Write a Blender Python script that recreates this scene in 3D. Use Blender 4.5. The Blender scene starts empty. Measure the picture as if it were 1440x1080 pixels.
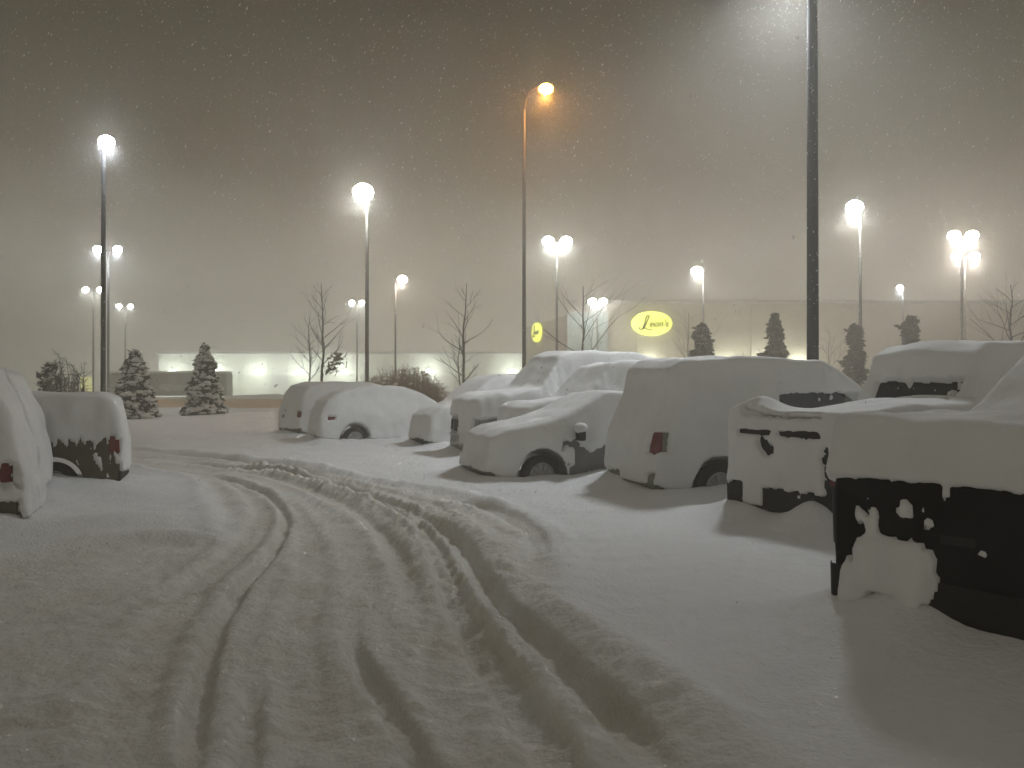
import bpy, bmesh, math, random
import numpy as np
from mathutils import Vector, Matrix

S = bpy.context.scene
R = math.radians
rng = np.random.default_rng(7)
random.seed(7)

# ------------------------------------------------------------------ camera, sky, exposure
CAM_H = 1.55
cam_d = bpy.data.cameras.new('camera')
cam = bpy.data.objects.new('camera', cam_d)
S.collection.objects.link(cam)
cam.location = (0, 0, CAM_H)
cam.rotation_euler = (R(90.25), 0, 0)
cam_d.sensor_width = 36
cam_d.lens = 30
cam_d.dof.use_dof = True
cam_d.dof.focus_distance = 13.0
cam_d.dof.aperture_fstop = 6.3
cam_d.clip_start = 0.05
cam_d.clip_end = 2000
S.camera = cam

W = bpy.data.worlds.new('World')
S.world = W
W.use_nodes = True
nt = W.node_tree
nt.nodes.clear()
wo = nt.nodes.new('ShaderNodeOutputWorld')
bg = nt.nodes.new('ShaderNodeBackground')
tc = nt.nodes.new('ShaderNodeTexCoord')
sx = nt.nodes.new('ShaderNodeSeparateXYZ')
rp = nt.nodes.new('ShaderNodeValToRGB')          # low cloud lit from below by the town; unseen zenith raised to fill the ground
stops = [(0.0, (3.1, 3.05, 2.7)), (0.10, (1.25, 1.19, 0.97)), (0.24, (0.27, 0.22, 0.135)), (0.42, (0.075, 0.053, 0.022)), (0.68, (0.39, 0.365, 0.32)), (1.0, (0.60, 0.585, 0.56))]
while len(rp.color_ramp.elements) < len(stops): rp.color_ramp.elements.new(0.5)
for e_, (p_, c_) in zip(rp.color_ramp.elements, stops): e_.position = p_; e_.color = (*c_, 1)
nt.links.new(tc.outputs['Generated'], sx.inputs[0])
nt.links.new(sx.outputs['Z'], rp.inputs[0])
nt.links.new(rp.outputs[0], bg.inputs['Color'])
nt.links.new(bg.outputs[0], wo.inputs[0])
bg.inputs['Strength'].default_value = 0.30

S.view_settings.view_transform = 'Standard'
S.view_settings.look = 'None'
S.view_settings.exposure = 0.0
S.view_settings.gamma = 1.0
S.render.engine = 'CYCLES'
S.cycles.use_denoising = True
S.cycles.max_bounces = 4
S.cycles.diffuse_bounces = 2
S.cycles.glossy_bounces = 2
S.cycles.transmission_bounces = 2
S.cycles.volume_bounces = 1
S.cycles.sample_clamp_indirect = 4
LAMP_W = 980.0
HAZE = 0.0088

# ------------------------------------------------------------------ helpers
F = 1200.0
HOR = 545.0
def gp(px, py, h=0.0):
    """photo pixel -> point on the ground"""
    d = (CAM_H - h) * F / (py - HOR)
    return ((px - 720) / F * d, d)
def at(px, py, d):
    return Vector(((px - 720) / F * d, d, CAM_H + (HOR - py) / F * d))

def smooth(a, b, x):
    t = np.clip((x - a) / (b - a), 0, 1)
    return t * t * (3 - 2 * t)

_tab = rng.random(65536)
def vnoise(p):
    p = np.asarray(p, float)
    i = np.floor(p).astype(np.int64)
    f = p - i
    f = f * f * (3 - 2 * f)
    def h(a, b, c):
        return _tab[(a * 73856093 ^ b * 19349663 ^ c * 83492791) & 65535]
    x, y, z = i[:, 0], i[:, 1], i[:, 2]
    u, v, w = f[:, 0], f[:, 1], f[:, 2]
    def L(a, b, t): return a + (b - a) * t
    return L(L(L(h(x, y, z), h(x+1, y, z), u), L(h(x, y+1, z), h(x+1, y+1, z), u), v),
             L(L(h(x, y, z+1), h(x+1, y, z+1), u), L(h(x, y+1, z+1), h(x+1, y+1, z+1), u), v), w) * 2 - 1
def fbm(p, oct=3):
    s = 0; a = 1; n = 0
    for k in range(oct):
        s = s + a * vnoise(np.asarray(p) * 2 ** k + 17.3 * k); n += a; a *= 0.5
    return s / n

def link(o, parent=None):
    S.collection.objects.link(o)
    if parent is not None:
        o.parent = parent
    return o

def mesh_np(name, V, faces, mat=None, parent=None, smooth_=True, quads=None):
    me = bpy.data.meshes.new(name)
    if quads is not None:
        V = np.asarray(V, np.float32); Q = np.asarray(quads, np.int32); k = Q.shape[1]
        me.vertices.add(len(V)); me.vertices.foreach_set('co', V.ravel())
        me.loops.add(Q.size); me.loops.foreach_set('vertex_index', Q.ravel())
        me.polygons.add(len(Q))
        me.polygons.foreach_set('loop_start', np.arange(0, Q.size, k, dtype=np.int32))
        me.polygons.foreach_set('loop_total', np.full(len(Q), k, np.int32))
        me.update(calc_edges=True)
    else:
        me.from_pydata([tuple(v) for v in V], [], faces)
        me.update()
    if smooth_:
        me.polygons.foreach_set('use_smooth', np.ones(len(me.polygons), bool))
    if mat: me.materials.append(mat)
    return link(bpy.data.objects.new(name, me), parent)

class MB:
    """collects simple shapes into one mesh"""
    def __init__(s): s.v = []; s.f = []
    def add(s, v, f):
        n = len(s.v); s.v += [tuple(p) for p in v]; s.f += [tuple(i + n for i in q) for q in f]; return s
    def box(s, c, d, rot=0.0, bev=0.0):
        bm = bmesh.new()
        bmesh.ops.create_cube(bm, size=1)
        for v in bm.verts: v.co = Vector((v.co.x * d[0], v.co.y * d[1], v.co.z * d[2]))
        if bev: bmesh.ops.bevel(bm, geom=list(bm.edges), offset=bev, segments=2, affect='EDGES', profile=0.5)
        m = Matrix.Translation(Vector(c)) @ Matrix.Rotation(rot, 4, 'Z')
        bm.verts.index_update()
        s.add([m @ v.co for v in bm.verts], [[v.index for v in f.verts] for f in bm.faces]); bm.free(); return s
    def tube(s, pts, rad, n=8, cap=True):
        pts = [Vector(p) for p in pts]
        if not hasattr(rad, '__len__'): rad = [rad] * len(pts)
        vs = []; fs = []
        up = None
        for i, p in enumerate(pts):
            t = (pts[min(i + 1, len(pts) - 1)] - pts[max(i - 1, 0)]).normalized()
            if up is None or abs(up.dot(t)) > 0.99:
                up = Vector((0, 1, 0)) if abs(t.y) < 0.9 else Vector((1, 0, 0))
            a = t.cross(up).normalized(); b = t.cross(a).normalized()
            up = -b if b.length else up
            up = a.cross(t).normalized()
            for k in range(n):
                an = 2 * math.pi * k / n
                vs.append(p + (a * math.cos(an) + up * math.sin(an)) * rad[i])
        for i in range(len(pts) - 1):
            for k in range(n):
                fs.append((i * n + k, i * n + (k + 1) % n, (i + 1) * n + (k + 1) % n, (i + 1) * n + k))
        if cap:
            fs.append(tuple(range(n))[::-1]); fs.append(tuple((len(pts) - 1) * n + k for k in range(n)))
        return s.add(vs, fs)
    def lathe(s, prof, n=24, m=None):
        vs = []; fs = []
        for r, z in prof:
            for k in range(n):
                a = 2 * math.pi * k / n
                p = Vector((r * math.cos(a), r * math.sin(a), z)); vs.append(m @ p if m else p)
        for i in range(len(prof) - 1):
            for k in range(n):
                fs.append((i * n + k, i * n + (k + 1) % n, (i + 1) * n + (k + 1) % n, (i + 1) * n + k))
        fs.append(tuple(range(n))[::-1]); fs.append(tuple((len(prof) - 1) * n + k for k in range(n)))
        return s.add(vs, fs)
    def blob(s, c, r, seed=0, sub=2, amp=0.25):
        bm = bmesh.new(); bmesh.ops.create_icosphere(bm, subdivisions=sub, radius=1)
        co = np.array([v.co[:] for v in bm.verts]); k = 1 + amp * vnoise(co * 1.7 + seed * 7.1)
        co = co * k[:, None] * np.array(r) + np.array(c)
        bm.verts.index_update()
        s.add(co, [[v.index for v in f.verts] for f in bm.faces]); bm.free(); return s
    def build(s, name, mat, parent=None, smooth_=False):
        return mesh_np(name, s.v, s.f, mat, parent, smooth_)

def tag(o, label=None, cat=None, group=None, kind=None):
    if label: o['label'] = label
    if cat: o['category'] = cat
    if group: o['group'] = group
    if kind: o['kind'] = kind
    return o
def thing(name, label, cat, loc=(0, 0, 0), rz=0.0, group=None):
    o = bpy.data.objects.new(name, None)
    o.empty_display_size = 0.3
    o.location = loc; o.rotation_euler = (0, 0, rz)
    link(o); return tag(o, label, cat, group)

# ------------------------------------------------------------------ materials
def mat(name, col, rough=0.6, metal=0.0, var=0.12, scale=6.0, bump=0.0, bscale=40.0, spec=0.4, coat=0.0, col2=None):
    m = bpy.data.materials.new(name); m.use_nodes = True
    t = m.node_tree; b = t.nodes['Principled BSDF']
    tc = t.nodes.new('ShaderNodeTexCoord')
    n = t.nodes.new('ShaderNodeTexNoise'); n.inputs['Scale'].default_value = scale; n.inputs['Detail'].default_value = 5
    t.links.new(tc.outputs['Object'], n.inputs['Vector'])
    r = t.nodes.new('ShaderNodeValToRGB')
    c2 = col2 if col2 else tuple(max(0, c * (1 - var)) for c in col)
    c1 = col if col2 else tuple(min(1, c * (1 + var)) for c in col)
    r.color_ramp.elements[0].position = 0.35; r.color_ramp.elements[1].position = 0.65
    r.color_ramp.elements[0].color = (*c2, 1); r.color_ramp.elements[1].color = (*c1, 1)
    t.links.new(n.outputs['Fac'], r.inputs[0]); t.links.new(r.outputs[0], b.inputs['Base Color'])
    b.inputs['Roughness'].default_value = rough; b.inputs['Metallic'].default_value = metal
    b.inputs['Specular IOR Level'].default_value = spec
    b.inputs['Coat Weight'].default_value = coat
    if bump:
        n2 = t.nodes.new('ShaderNodeTexNoise'); n2.inputs['Scale'].default_value = bscale; n2.inputs['Detail'].default_value = 4
        t.links.new(tc.outputs['Object'], n2.inputs['Vector'])
        bp = t.nodes.new('ShaderNodeBump'); bp.inputs['Strength'].default_value = 1.0; bp.inputs['Distance'].default_value = bump
        t.links.new(n2.outputs['Fac'], bp.inputs['Height']); t.links.new(bp.outputs[0], b.inputs['Normal'])
    return m
def emit(name, col, strength):
    m = bpy.data.materials.new(name); m.use_nodes = True
    t = m.node_tree; b = t.nodes['Principled BSDF']
    n = t.nodes.new('ShaderNodeTexNoise'); n.inputs['Scale'].default_value = 3.0
    tc = t.nodes.new('ShaderNodeTexCoord'); t.links.new(tc.outputs['Object'], n.inputs['Vector'])
    r = t.nodes.new('ShaderNodeValToRGB')
    r.color_ramp.elements[0].color = (*[c * 0.92 for c in col], 1); r.color_ramp.elements[1].color = (*col, 1)
    t.links.new(n.outputs['Fac'], r.inputs[0]); t.links.new(r.outputs[0], b.inputs['Emission Color'])
    b.inputs['Base Color'].default_value = (0.5, 0.5, 0.5, 1)
    b.inputs['Emission Strength'].default_value = strength
    m.cycles.emission_sampling = 'NONE'
    return m

M = {}
M['snow'] = mat('fresh_snow', (0.80, 0.80, 0.79), 0.8, var=0.03, scale=2.5, bump=0.006, bscale=16, spec=0.2)
M['snow_far'] = mat('fresh_snow_on_branches', (0.72, 0.72, 0.70), 0.8, var=0.06, scale=4, spec=0.15)
M['black'] = mat('black_paint', (0.004, 0.004, 0.0045), 0.5, var=0.3, scale=3, spec=0.12)
M['dark'] = mat('charcoal_paint', (0.014, 0.014, 0.016), 0.5, var=0.2, scale=3, spec=0.2)
M['silver'] = mat('silver_paint', (0.33, 0.33, 0.34), 0.4, 0.3, var=0.08, scale=3)
M['green_silver'] = mat('grey_green_paint', (0.20, 0.215, 0.17), 0.45, 0.2, var=0.1, scale=3)
M['grey'] = mat('grey_paint', (0.16, 0.155, 0.15), 0.45, 0.2, var=0.12, scale=3)
M['brown'] = mat('dull_brown_paint', (0.085, 0.075, 0.05), 0.5, var=0.15, scale=5)
M['plastic'] = mat('black_bumper_plastic', (0.009, 0.009, 0.009), 0.75, var=0.2, scale=8)
M['glass'] = mat('dark_window_glass', (0.012, 0.014, 0.016), 0.12, var=0.2, scale=2, spec=0.5)
M['red'] = mat('red_lamp_lens', (0.15, 0.012, 0.016), 0.25, var=0.2, scale=20, spec=0.5)
M['clear'] = mat('clear_lamp_lens', (0.33, 0.34, 0.28), 0.2, var=0.2, scale=20, spec=0.5)
M['rubber'] = mat('tyre_rubber', (0.010, 0.010, 0.011), 0.8, var=0.2, scale=15)
M['alloy'] = mat('alloy_rim', (0.34, 0.34, 0.34), 0.4, 0.6, var=0.15, scale=12)
M['pole_dark'] = mat('dark_painted_steel', (0.007, 0.007, 0.009), 0.85, var=0.2, scale=4)
M['pole_grey'] = mat('galvanised_steel', (0.075, 0.07, 0.064), 0.6, 0.2, var=0.15, scale=4)
M['bark'] = mat('bare_bark', (0.052, 0.044, 0.036), 0.9, var=0.3, scale=10)
M['needle'] = mat('conifer_needles', (0.035, 0.045, 0.030), 0.9, var=0.4, scale=5, col2=(0.022, 0.026, 0.018))
M['needle_brown'] = mat('bronze_conifer_needles', (0.115, 0.085, 0.050), 0.9, var=0.4, scale=5, col2=(0.055, 0.042, 0.026))
M['twig_red'] = mat('russet_twigs', (0.24, 0.135, 0.08), 0.9, var=0.25, scale=6, col2=(0.12, 0.07, 0.042))
M['leaf'] = mat('withered_leaves', (0.10, 0.085, 0.06), 0.9, var=0.3, scale=9)
M['wall_w'] = mat('white_panel_cladding', (0.66, 0.68, 0.62), 0.7, var=0.05, scale=0.5)
M['wall_l'] = mat('pale_block_wall', (0.50, 0.52, 0.46), 0.8, var=0.06, scale=0.5)
M['wall_s'] = mat('cream_render', (0.52, 0.49, 0.41), 0.8, var=0.06, scale=0.4)
M['trim'] = mat('metal_trim', (0.45, 0.45, 0.43), 0.5, var=0.05, scale=2)
M['trailer'] = mat('grey_trailer_panel', (0.07, 0.072, 0.078), 0.6, var=0.08, scale=1)
M['white_mark'] = mat('white_marking', (0.72, 0.73, 0.72), 0.6, var=0.05, scale=3)
M['pale_mark'] = mat('pale_grey_marking', (0.30, 0.31, 0.32), 0.6, var=0.08, scale=3)
M['glaz'] = mat('blue_grey_glazing', (0.28, 0.36, 0.36), 0.3, var=0.12, scale=0.7)
M['road'] = mat('sand_and_lamplight_road_snow', (0.62, 0.36, 0.13), 0.85, var=0.15, scale=0.25, bump=0.03, bscale=3, col2=(0.52, 0.36, 0.20))  # sand brown with the orange of sodium light mixed into the base colour
M['lens_w'] = emit('white_lamp_glow', (0.97, 1.0, 0.97), 120)
M['lens_b'] = emit('bluish_lamp_glow', (0.90, 0.95, 1.0), 120)
M['lens_p'] = emit('warm_lamp_glow', (1.0, 0.90, 0.80), 120)
M['lens_o'] = emit('sodium_lamp_glow', (1.0, 0.42, 0.06), 60)
M['lens_g'] = emit('wall_lamp_glow', (0.92, 1.0, 0.93), 7)
M['sign_y'] = emit('yellow_sign_face', (0.86, 0.92, 0.07), 2.6)
M['sign_t'] = mat('sign_lettering', (0.03, 0.045, 0.01), 0.6, var=0.1, scale=3)
M['pan_y'] = emit('pale_yellow_panel', (0.80, 0.82, 0.32), 1.0)

def ground_mat():
    m = bpy.data.materials.new('trodden_snow'); m.use_nodes = True
    t = m.node_tree; b = t.nodes['Principled BSDF']; N = t.nodes.new; L = t.links.new
    at_ = N('ShaderNodeAttribute'); at_.attribute_name = 'wear'
    tc = N('ShaderNodeTexCoord')
    n1 = N('ShaderNodeTexNoise'); n1.inputs['Scale'].default_value = 1.3; n1.inputs['Detail'].default_value = 6
    L(tc.outputs['Object'], n1.inputs['Vector'])
    mu = N('ShaderNodeMath'); mu.operation = 'MULTIPLY'; L(at_.outputs['Fac'], mu.inputs[0])
    mr = N('ShaderNodeMapRange'); mr.inputs['From Min'].default_value = 0.3; mr.inputs['From Max'].default_value = 0.7
    mr.inputs['To Min'].default_value = 0.45; mr.inputs['To Max'].default_value = 1.0
    L(n1.outputs['Fac'], mr.inputs['Value']); L(mr.outputs[0], mu.inputs[1])
    mx = N('ShaderNodeMix'); mx.data_type = 'RGBA'
    mx.inputs['A'].default_value = (0.80, 0.80, 0.79, 1); mx.inputs['B'].default_value = (0.66, 0.625, 0.545, 1)
    L(mu.outputs[0], mx.inputs['Factor']); L(mx.outputs['Result'], b.inputs['Base Color'])
    b.inputs['Roughness'].default_value = 0.8; b.inputs['Specular IOR Level'].default_value = 0.15
    n2 = N('ShaderNodeTexNoise'); n2.inputs['Scale'].default_value = 30; n2.inputs['Detail'].default_value = 5
    L(tc.outputs['Object'], n2.inputs['Vector'])
    bp = N('ShaderNodeBump'); bp.inputs['Distance'].default_value = 0.018; bp.inputs['Strength'].default_value = 0.8
    L(n2.outputs['Fac'], bp.inputs['Height']); L(bp.outputs[0], b.inputs['Normal'])
    return m
M['ground'] = ground_mat()

# ------------------------------------------------------------------ where the vehicles stand (shared by ground and builders)
SINK = 0.22
def place(anchor, px, d, th):
    """centre so that the local point anchor (forward, left) stands at photo column px, d metres away"""
    th = R(th); f = Vector((math.sin(th), math.cos(th))); l = Vector((-math.cos(th), math.sin(th)))
    p = Vector(((px - 720) / F * d, d))
    c = p - f * anchor[0] - l * anchor[1]
    return (c.x, c.y, th)
CARS = {   # key: L, W, position
    'A': (5.5, 1.90, place((-2.75, 0.95), 1158, 5.75, 55)),
    'B': (5.5, 1.85, place((-2.75, 0.925), 1018, 10.45, 62)),
    'C': (4.7, 1.85, place((-2.35, -0.925), 925, 11.85, 73)),
    'D': (4.5, 1.75, place((2.25, 0.875), 690, 13.6, 250)),
    'E2': (4.7, 1.85, place((2.35, 0.925), 742, 16.3, 248)),
    'E': (5.3, 1.95, place((2.65, 0.975), 674, 18.3, 245)),
    'F': (4.7, 1.85, place((2.35, 0.925), 606, 21.3, 245)),
    'G': (4.4, 1.80, place((-2.2, -0.9), 452, 23.4, 65)),
    'H': (4.6, 1.80, place((-2.3, -0.9), 424, 26.8, 50)),
    'I': (4.5, 1.60, place((-2.25, 0.8), 20, 9.0, -112)),
    'K': (4.3, 1.50, place((-2.15, 0.75), 48, 10.9, -112)),
    'J': (4.3, 1.50, place((-2.15, 0.75), 168, 12.7, -109)),
    'L': (4.5, 1.75, place((-2.25, 0.875), 108, 18.5, -108)),
}

# ------------------------------------------------------------------ ground: one snow sheet with ruts, banks and drifts
def curve(pts, n=14):
    P = np.array([gp(*p) for p in pts]); out = []
    Q = np.vstack([2 * P[0] - P[1], P, 2 * P[-1] - P[-2]])
    for i in range(1, len(Q) - 2):
        for k in range(n):
            t = k / n; a, b, c, d = Q[i-1], Q[i], Q[i+1], Q[i+2]
            out.append(0.5 * ((2*b) + (c-a)*t + (2*a-5*b+4*c-d)*t*t + (3*b-a-3*c+d)*t**3))
    out.append(P[-1]); return np.array(out)
# polyline, depth, half width, bank height, bank width
RUTS = [
    ([(225,1180),(262,1080),(285,950),(306,878),(345,812),(385,765),(400,720),(370,686),(290,662)], 0.085, 0.055, 0.02, 0.12),
    ([(330,1180),(345,1060),(352,985),(365,930)], 0.04, 0.06, 0.015, 0.10),
    ([(690,1180),(600,1060),(545,975),(502,912),(490,860)], 0.06, 0.055, 0.02, 0.10),
    ([(880,1180),(800,1080),(735,985),(680,900),(645,840),(622,790),(595,740),(550,708),(480,682),(380,660),(240,645)], 0.12, 0.10, 0.035, 0.20),
    ([(1050,1180),(945,1080),(880,1008),(800,932),(738,872),(700,838),(668,796),(640,752),(600,722),(540,697),(440,670),(300,651)], 0.13, 0.11, 0.075, 0.28),
    ([(590,690),(640,702),(700,716),(742,742),(760,772),(752,800)], 0.05, 0.10, 0.04, 0.25),
    ([(180,636),(300,641),(400,654),(470,672),(545,690),(600,706),(640,735)], 0.06, 0.14, 0.05, 0.4),
    ([(584,870),(566,790),(530,738),(480,702),(400,672),(300,654)], 0.045, 0.10, 0.025, 0.16),
    ([(150,1180),(180,1010),(215,900),(285,810),(350,755),(370,712),(340,680),(270,660)], 0.03, 0.14, 0.025, 0.18),
    ([(560,1180),(600,1080),(640,960),(630,880),(590,800),(550,738),(490,695),(410,668),(300,651)], 0.028, 0.17, 0.015, 0.16),
    ([(440,1180),(430,1000),(420,880),(440,800),(430,740),(390,690)], 0.022, 0.13, 0.012, 0.14),
    ([(-60,880),(60,868),(180,850),(300,800)], 0.03, 0.12, 0.02, 0.2),
    ([(-80,1010),(60,1000),(170,965),(240,930)], 0.03, 0.10, 0.02, 0.2),
]
LANE_L = curve([(-900,1000),(-300,860),(-60,795),(120,765),(230,756),(292,760),(316,752),(306,706),(270,668),(180,650)])
LANE_R = curve([(1240,1200),(1060,1080),(940,985),(850,915),(770,850),(762,790),(720,730),(640,695),(520,676),(400,650),(180,630)])
lane_poly = np.vstack([LANE_L, LANE_R[::-1]])

def in_poly(x, y, P):
    r = np.zeros(x.shape, bool); j = len(P) - 1
    for i in range(len(P)):
        xi, yi = P[i]; xj, yj = P[j]
        c = ((yi > y) != (yj > y)) & (x < (xj - xi) * (y - yi) / (yj - yi + 1e-12) + xi)
        r ^= c; j = i
    return r
def dist_rut(x, y, P, lim=1.5):
    # distance to the track and how far along it (fades out at both ends)
    d = np.full(x.shape, lim); fade = np.zeros(x.shape)
    lo = P.min(0) - lim; hi = P.max(0) + lim
    sel = np.where((x > lo[0]) & (x < hi[0]) & (y > lo[1]) & (y < hi[1]))[0]
    if not len(sel): return d, fade
    xs, ys = x[sel], y[sel]; dd = np.full(xs.shape, lim); ff = np.zeros(xs.shape)
    seg = np.hypot(*np.diff(P, axis=0).T); s0 = np.concatenate([[0], np.cumsum(seg)]); tot = s0[-1]
    for k, (a, b) in enumerate(zip(P[:-1], P[1:])):
        v = b - a; l2 = v @ v + 1e-12
        t = np.clip(((xs - a[0]) * v[0] + (ys - a[1]) * v[1]) / l2, 0, 1)
        q = np.hypot(xs - a[0] - t * v[0], ys - a[1] - t * v[1]); m = q < dd
        dd[m] = q[m]; ff[m] = np.minimum(s0[k] + t[m] * seg[k], tot - s0[k] - t[m] * seg[k])
    d[sel] = dd; fade[sel] = smooth(0, min(1.6, tot * 0.3), ff)
    return d, fade
def dist_line(x, y, P, lim=2.0):
    d = np.full(x.shape, lim)
    lo = P.min(0) - lim; hi = P.max(0) + lim
    sel = np.where((x > lo[0]) & (x < hi[0]) & (y > lo[1]) & (y < hi[1]))[0]
    if not len(sel): return d
    xs, ys = x[sel], y[sel]; dd = np.full(xs.shape, lim)
    for a, b in zip(P[:-1], P[1:]):
        v = b - a; l2 = v @ v + 1e-12
        t = np.clip(((xs - a[0]) * v[0] + (ys - a[1]) * v[1]) / l2, 0, 1)
        dd = np.minimum(dd, np.hypot(xs - a[0] - t * v[0], ys - a[1] - t * v[1]))
    d[sel] = dd; return d

def ground_height(x, y, detail=True):
    p = np.stack([x, y, np.zeros_like(x)], 1)
    near = smooth(60, 25, y)
    h = 0.035 * fbm(p * 0.35, 2) + 0.02 * fbm(p * 1.3, 2) * near
    h += 0.30 * smooth(45, 140, y)                                  # the lot climbs a little towards the road
    # planted island under the conifers, low bank along the road
    h += 0.26 * np.exp(-(((x + 13.6) / 6.5) ** 4 + ((y - 37) / 4.5) ** 4)) * (1 + 0.15 * fbm(p * 0.5, 2))
    h += 0.40 * np.exp(-(((x - 14) / 26) ** 8 + ((y - 39) / 4.0) ** 4)) * (1 + 0.2 * fbm(p * 0.4, 2))
    h += 0.7 * np.exp(-((y - 108) / 3.5) ** 2) * smooth(-0.3, 0.5, fbm(p * 0.09, 2))
    lane = in_poly(x, y, lane_poly).astype(float)
    dl = np.minimum(dist_line(x, y, LANE_L, 1.0), dist_line(x, y, LANE_R, 1.0))
    dR = dist_line(x, y, LANE_R, 1.0); dL = dist_line(x, y, LANE_L, 1.0)
    sgn = np.where(lane > 0.5, -dl, dl)
    wear = smooth(0.25, -0.25, sgn + 0.12 * fbm(p * 2.0, 2))
    h -= 0.055 * smooth(0.14, -0.16, sgn + 0.06 * fbm(p * 3.0, 2))     # packed lane lies lower than the fresh snow
    h += 0.05 * np.exp(-((sgn - 0.16) / 0.14) ** 2) * (0.6 + 0.6 * fbm(p * 2.2, 2)) * near
    rut_w = np.zeros_like(x)
    wob = 0.022 * fbm(p * 4.0, 2) + 0.012 * fbm(p * 14.0, 2)
    for pts, dep, hw, bh, bw in RUTS:
        P = curve(pts); d, fade = dist_rut(x, y, P, 1.5)
        m = d < 1.45
        if not m.any(): continue
        q = d[m] + wob[m]
        br = (0.8 + 0.35 * fbm(p[m] * 0.9 + 31, 2)) * fade[m]
        c = smooth(hw * 1.35, hw * 0.6, q)
        h[m] += -dep * c * br + bh * np.exp(-((q - hw - bw * 0.6) / (bw * 0.55)) ** 2) * br * (q > hw * 0.6) * (1 + 0.45 * fbm(p[m] * 12, 2))
        rut_w[m] = np.maximum(rut_w[m], c * min(1, dep / 0.1) * fade[m])
        clod = smooth(hw * 0.2, hw, q) * smooth(hw + bw * 1.6, hw + bw * 0.5, q)
        h[m] += 0.014 * clod * fade[m] * np.clip(fbm(p[m] * 13 + 3, 2), 0, 1) * near[m]
    for mx, my, mr, mh in ((2.30, 5.30, 0.35, 0.10), (2.75, 4.75, 0.45, 0.06), (2.5, 10.1, 0.35, 0.05), (3.15, 9.1, 0.28, 0.16), (-4.3, 9.6, 0.8, 0.14)):
        h += mh * np.exp(-((x - mx) ** 2 + (y - my) ** 2) / mr ** 2)
    if detail:
        k = near * (0.35 + 0.65 * wear)
        chunk = np.clip(fbm(p * 7.0, 3) + 0.05, 0, 1)
        h += k * (0.024 * chunk + 0.011 * fbm(p * 16.0, 2) + 0.008 * fbm(p * 3.2, 2)) + near * 0.004 * fbm(p * 24, 2)
        h += near * (1 - wear) * 0.012 * fbm(np.stack([x * 1.1 + y * 0.5, y * 4.0 - x * 1.2, x * 0], 1), 3)
    for key, (L, Wd, (cx, cy, th)) in CARS.items():
        fx, fy = math.sin(th), math.cos(th)
        u = (x - cx) * fx + (y - cy) * fy; v = -(x - cx) * fy + (y - cy) * fx
        m = (abs(u) < L / 2 + 2) & (abs(v) < Wd / 2 + 2)
        if not m.any(): continue
        qx = abs(u[m]) - L / 2 + 0.25; qy = abs(v[m]) - Wd / 2 + 0.25
        sd = np.hypot(np.maximum(qx, 0), np.maximum(qy, 0)) + np.minimum(np.maximum(qx, qy), 0) - 0.25
        sd = sd + 0.07 * fbm(p[m] * 1.8 + 5, 2)
        dr = 0.17 + 0.17 * fbm(p[m] * 0.9 + 11, 2)
        h[m] += dr * np.exp(-np.maximum(sd, 0) / 0.36) * smooth(-0.32, 0.02, sd)
        h[m] = np.where(sd < 0, h[m] * smooth(-0.42, -0.1, sd) - 0.20 * smooth(-0.12, -0.42, sd), h[m])
    return h, np.clip(0.75 * wear + 0.7 * rut_w, 0, 1)

def build_ground():
    ys = [-14.0]
    while ys[-1] < 1.0: ys.append(ys[-1] + 0.8)
    ys[-1] = 1.6
    while ys[-1] < 240: ys.append(ys[-1] + max(0.013, 0.0058 * ys[-1]))
    xs = [0.0]
    while xs[-1] < 185:
        a = xs[-1]; xs.append(a + (0.022 if a < 3.2 else 0.036 if a < 6.5 else 0.07 if a < 11 else 0.07 + 0.045 * (a - 11)))
    xs = np.array([-a for a in xs[:0:-1]] + xs); ys = np.array(ys)
    X, Y = np.meshgrid(xs, ys); x, y = X.ravel(), Y.ravel()
    h, wear = ground_height(x, y)
    nx, ny = len(xs), len(ys)
    i = np.arange(nx * ny).reshape(ny, nx)
    q = np.stack([i[:-1, :-1].ravel(), i[:-1, 1:].ravel(), i[1:, 1:].ravel(), i[1:, :-1].ravel()], 1)
    o = mesh_np('ground', np.stack([x, y, h], 1), None, M['ground'], quads=q)
    a = o.data.attributes.new('wear', 'FLOAT', 'POINT'); a.data.foreach_set('value', wear.astype(np.float32))
    tag(o, 'deep trodden snow covering the car park', None, None, 'structure')
    print('ground verts', nx * ny)
build_ground()
def gz(x, y):
    return float(ground_height(np.array([float(x)]), np.array([float(y)]), False)[0][0])

# the road beyond the lot, sanded brown, its colour pushed orange to carry sodium lamplight
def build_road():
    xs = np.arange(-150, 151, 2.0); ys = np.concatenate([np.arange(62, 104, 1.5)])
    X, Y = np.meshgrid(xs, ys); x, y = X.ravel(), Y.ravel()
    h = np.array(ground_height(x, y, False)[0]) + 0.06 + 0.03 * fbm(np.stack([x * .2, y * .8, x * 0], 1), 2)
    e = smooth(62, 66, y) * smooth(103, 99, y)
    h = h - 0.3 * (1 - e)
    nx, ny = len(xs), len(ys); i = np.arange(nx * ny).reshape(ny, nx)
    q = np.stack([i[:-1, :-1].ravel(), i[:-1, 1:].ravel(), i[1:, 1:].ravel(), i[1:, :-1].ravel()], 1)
    tag(mesh_np('road', np.stack([x, y, h], 1), None, M['road'], quads=q), 'snow covered road browned by sand, with orange lamplight put into its colour', None, None, 'structure')
build_road()

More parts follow.
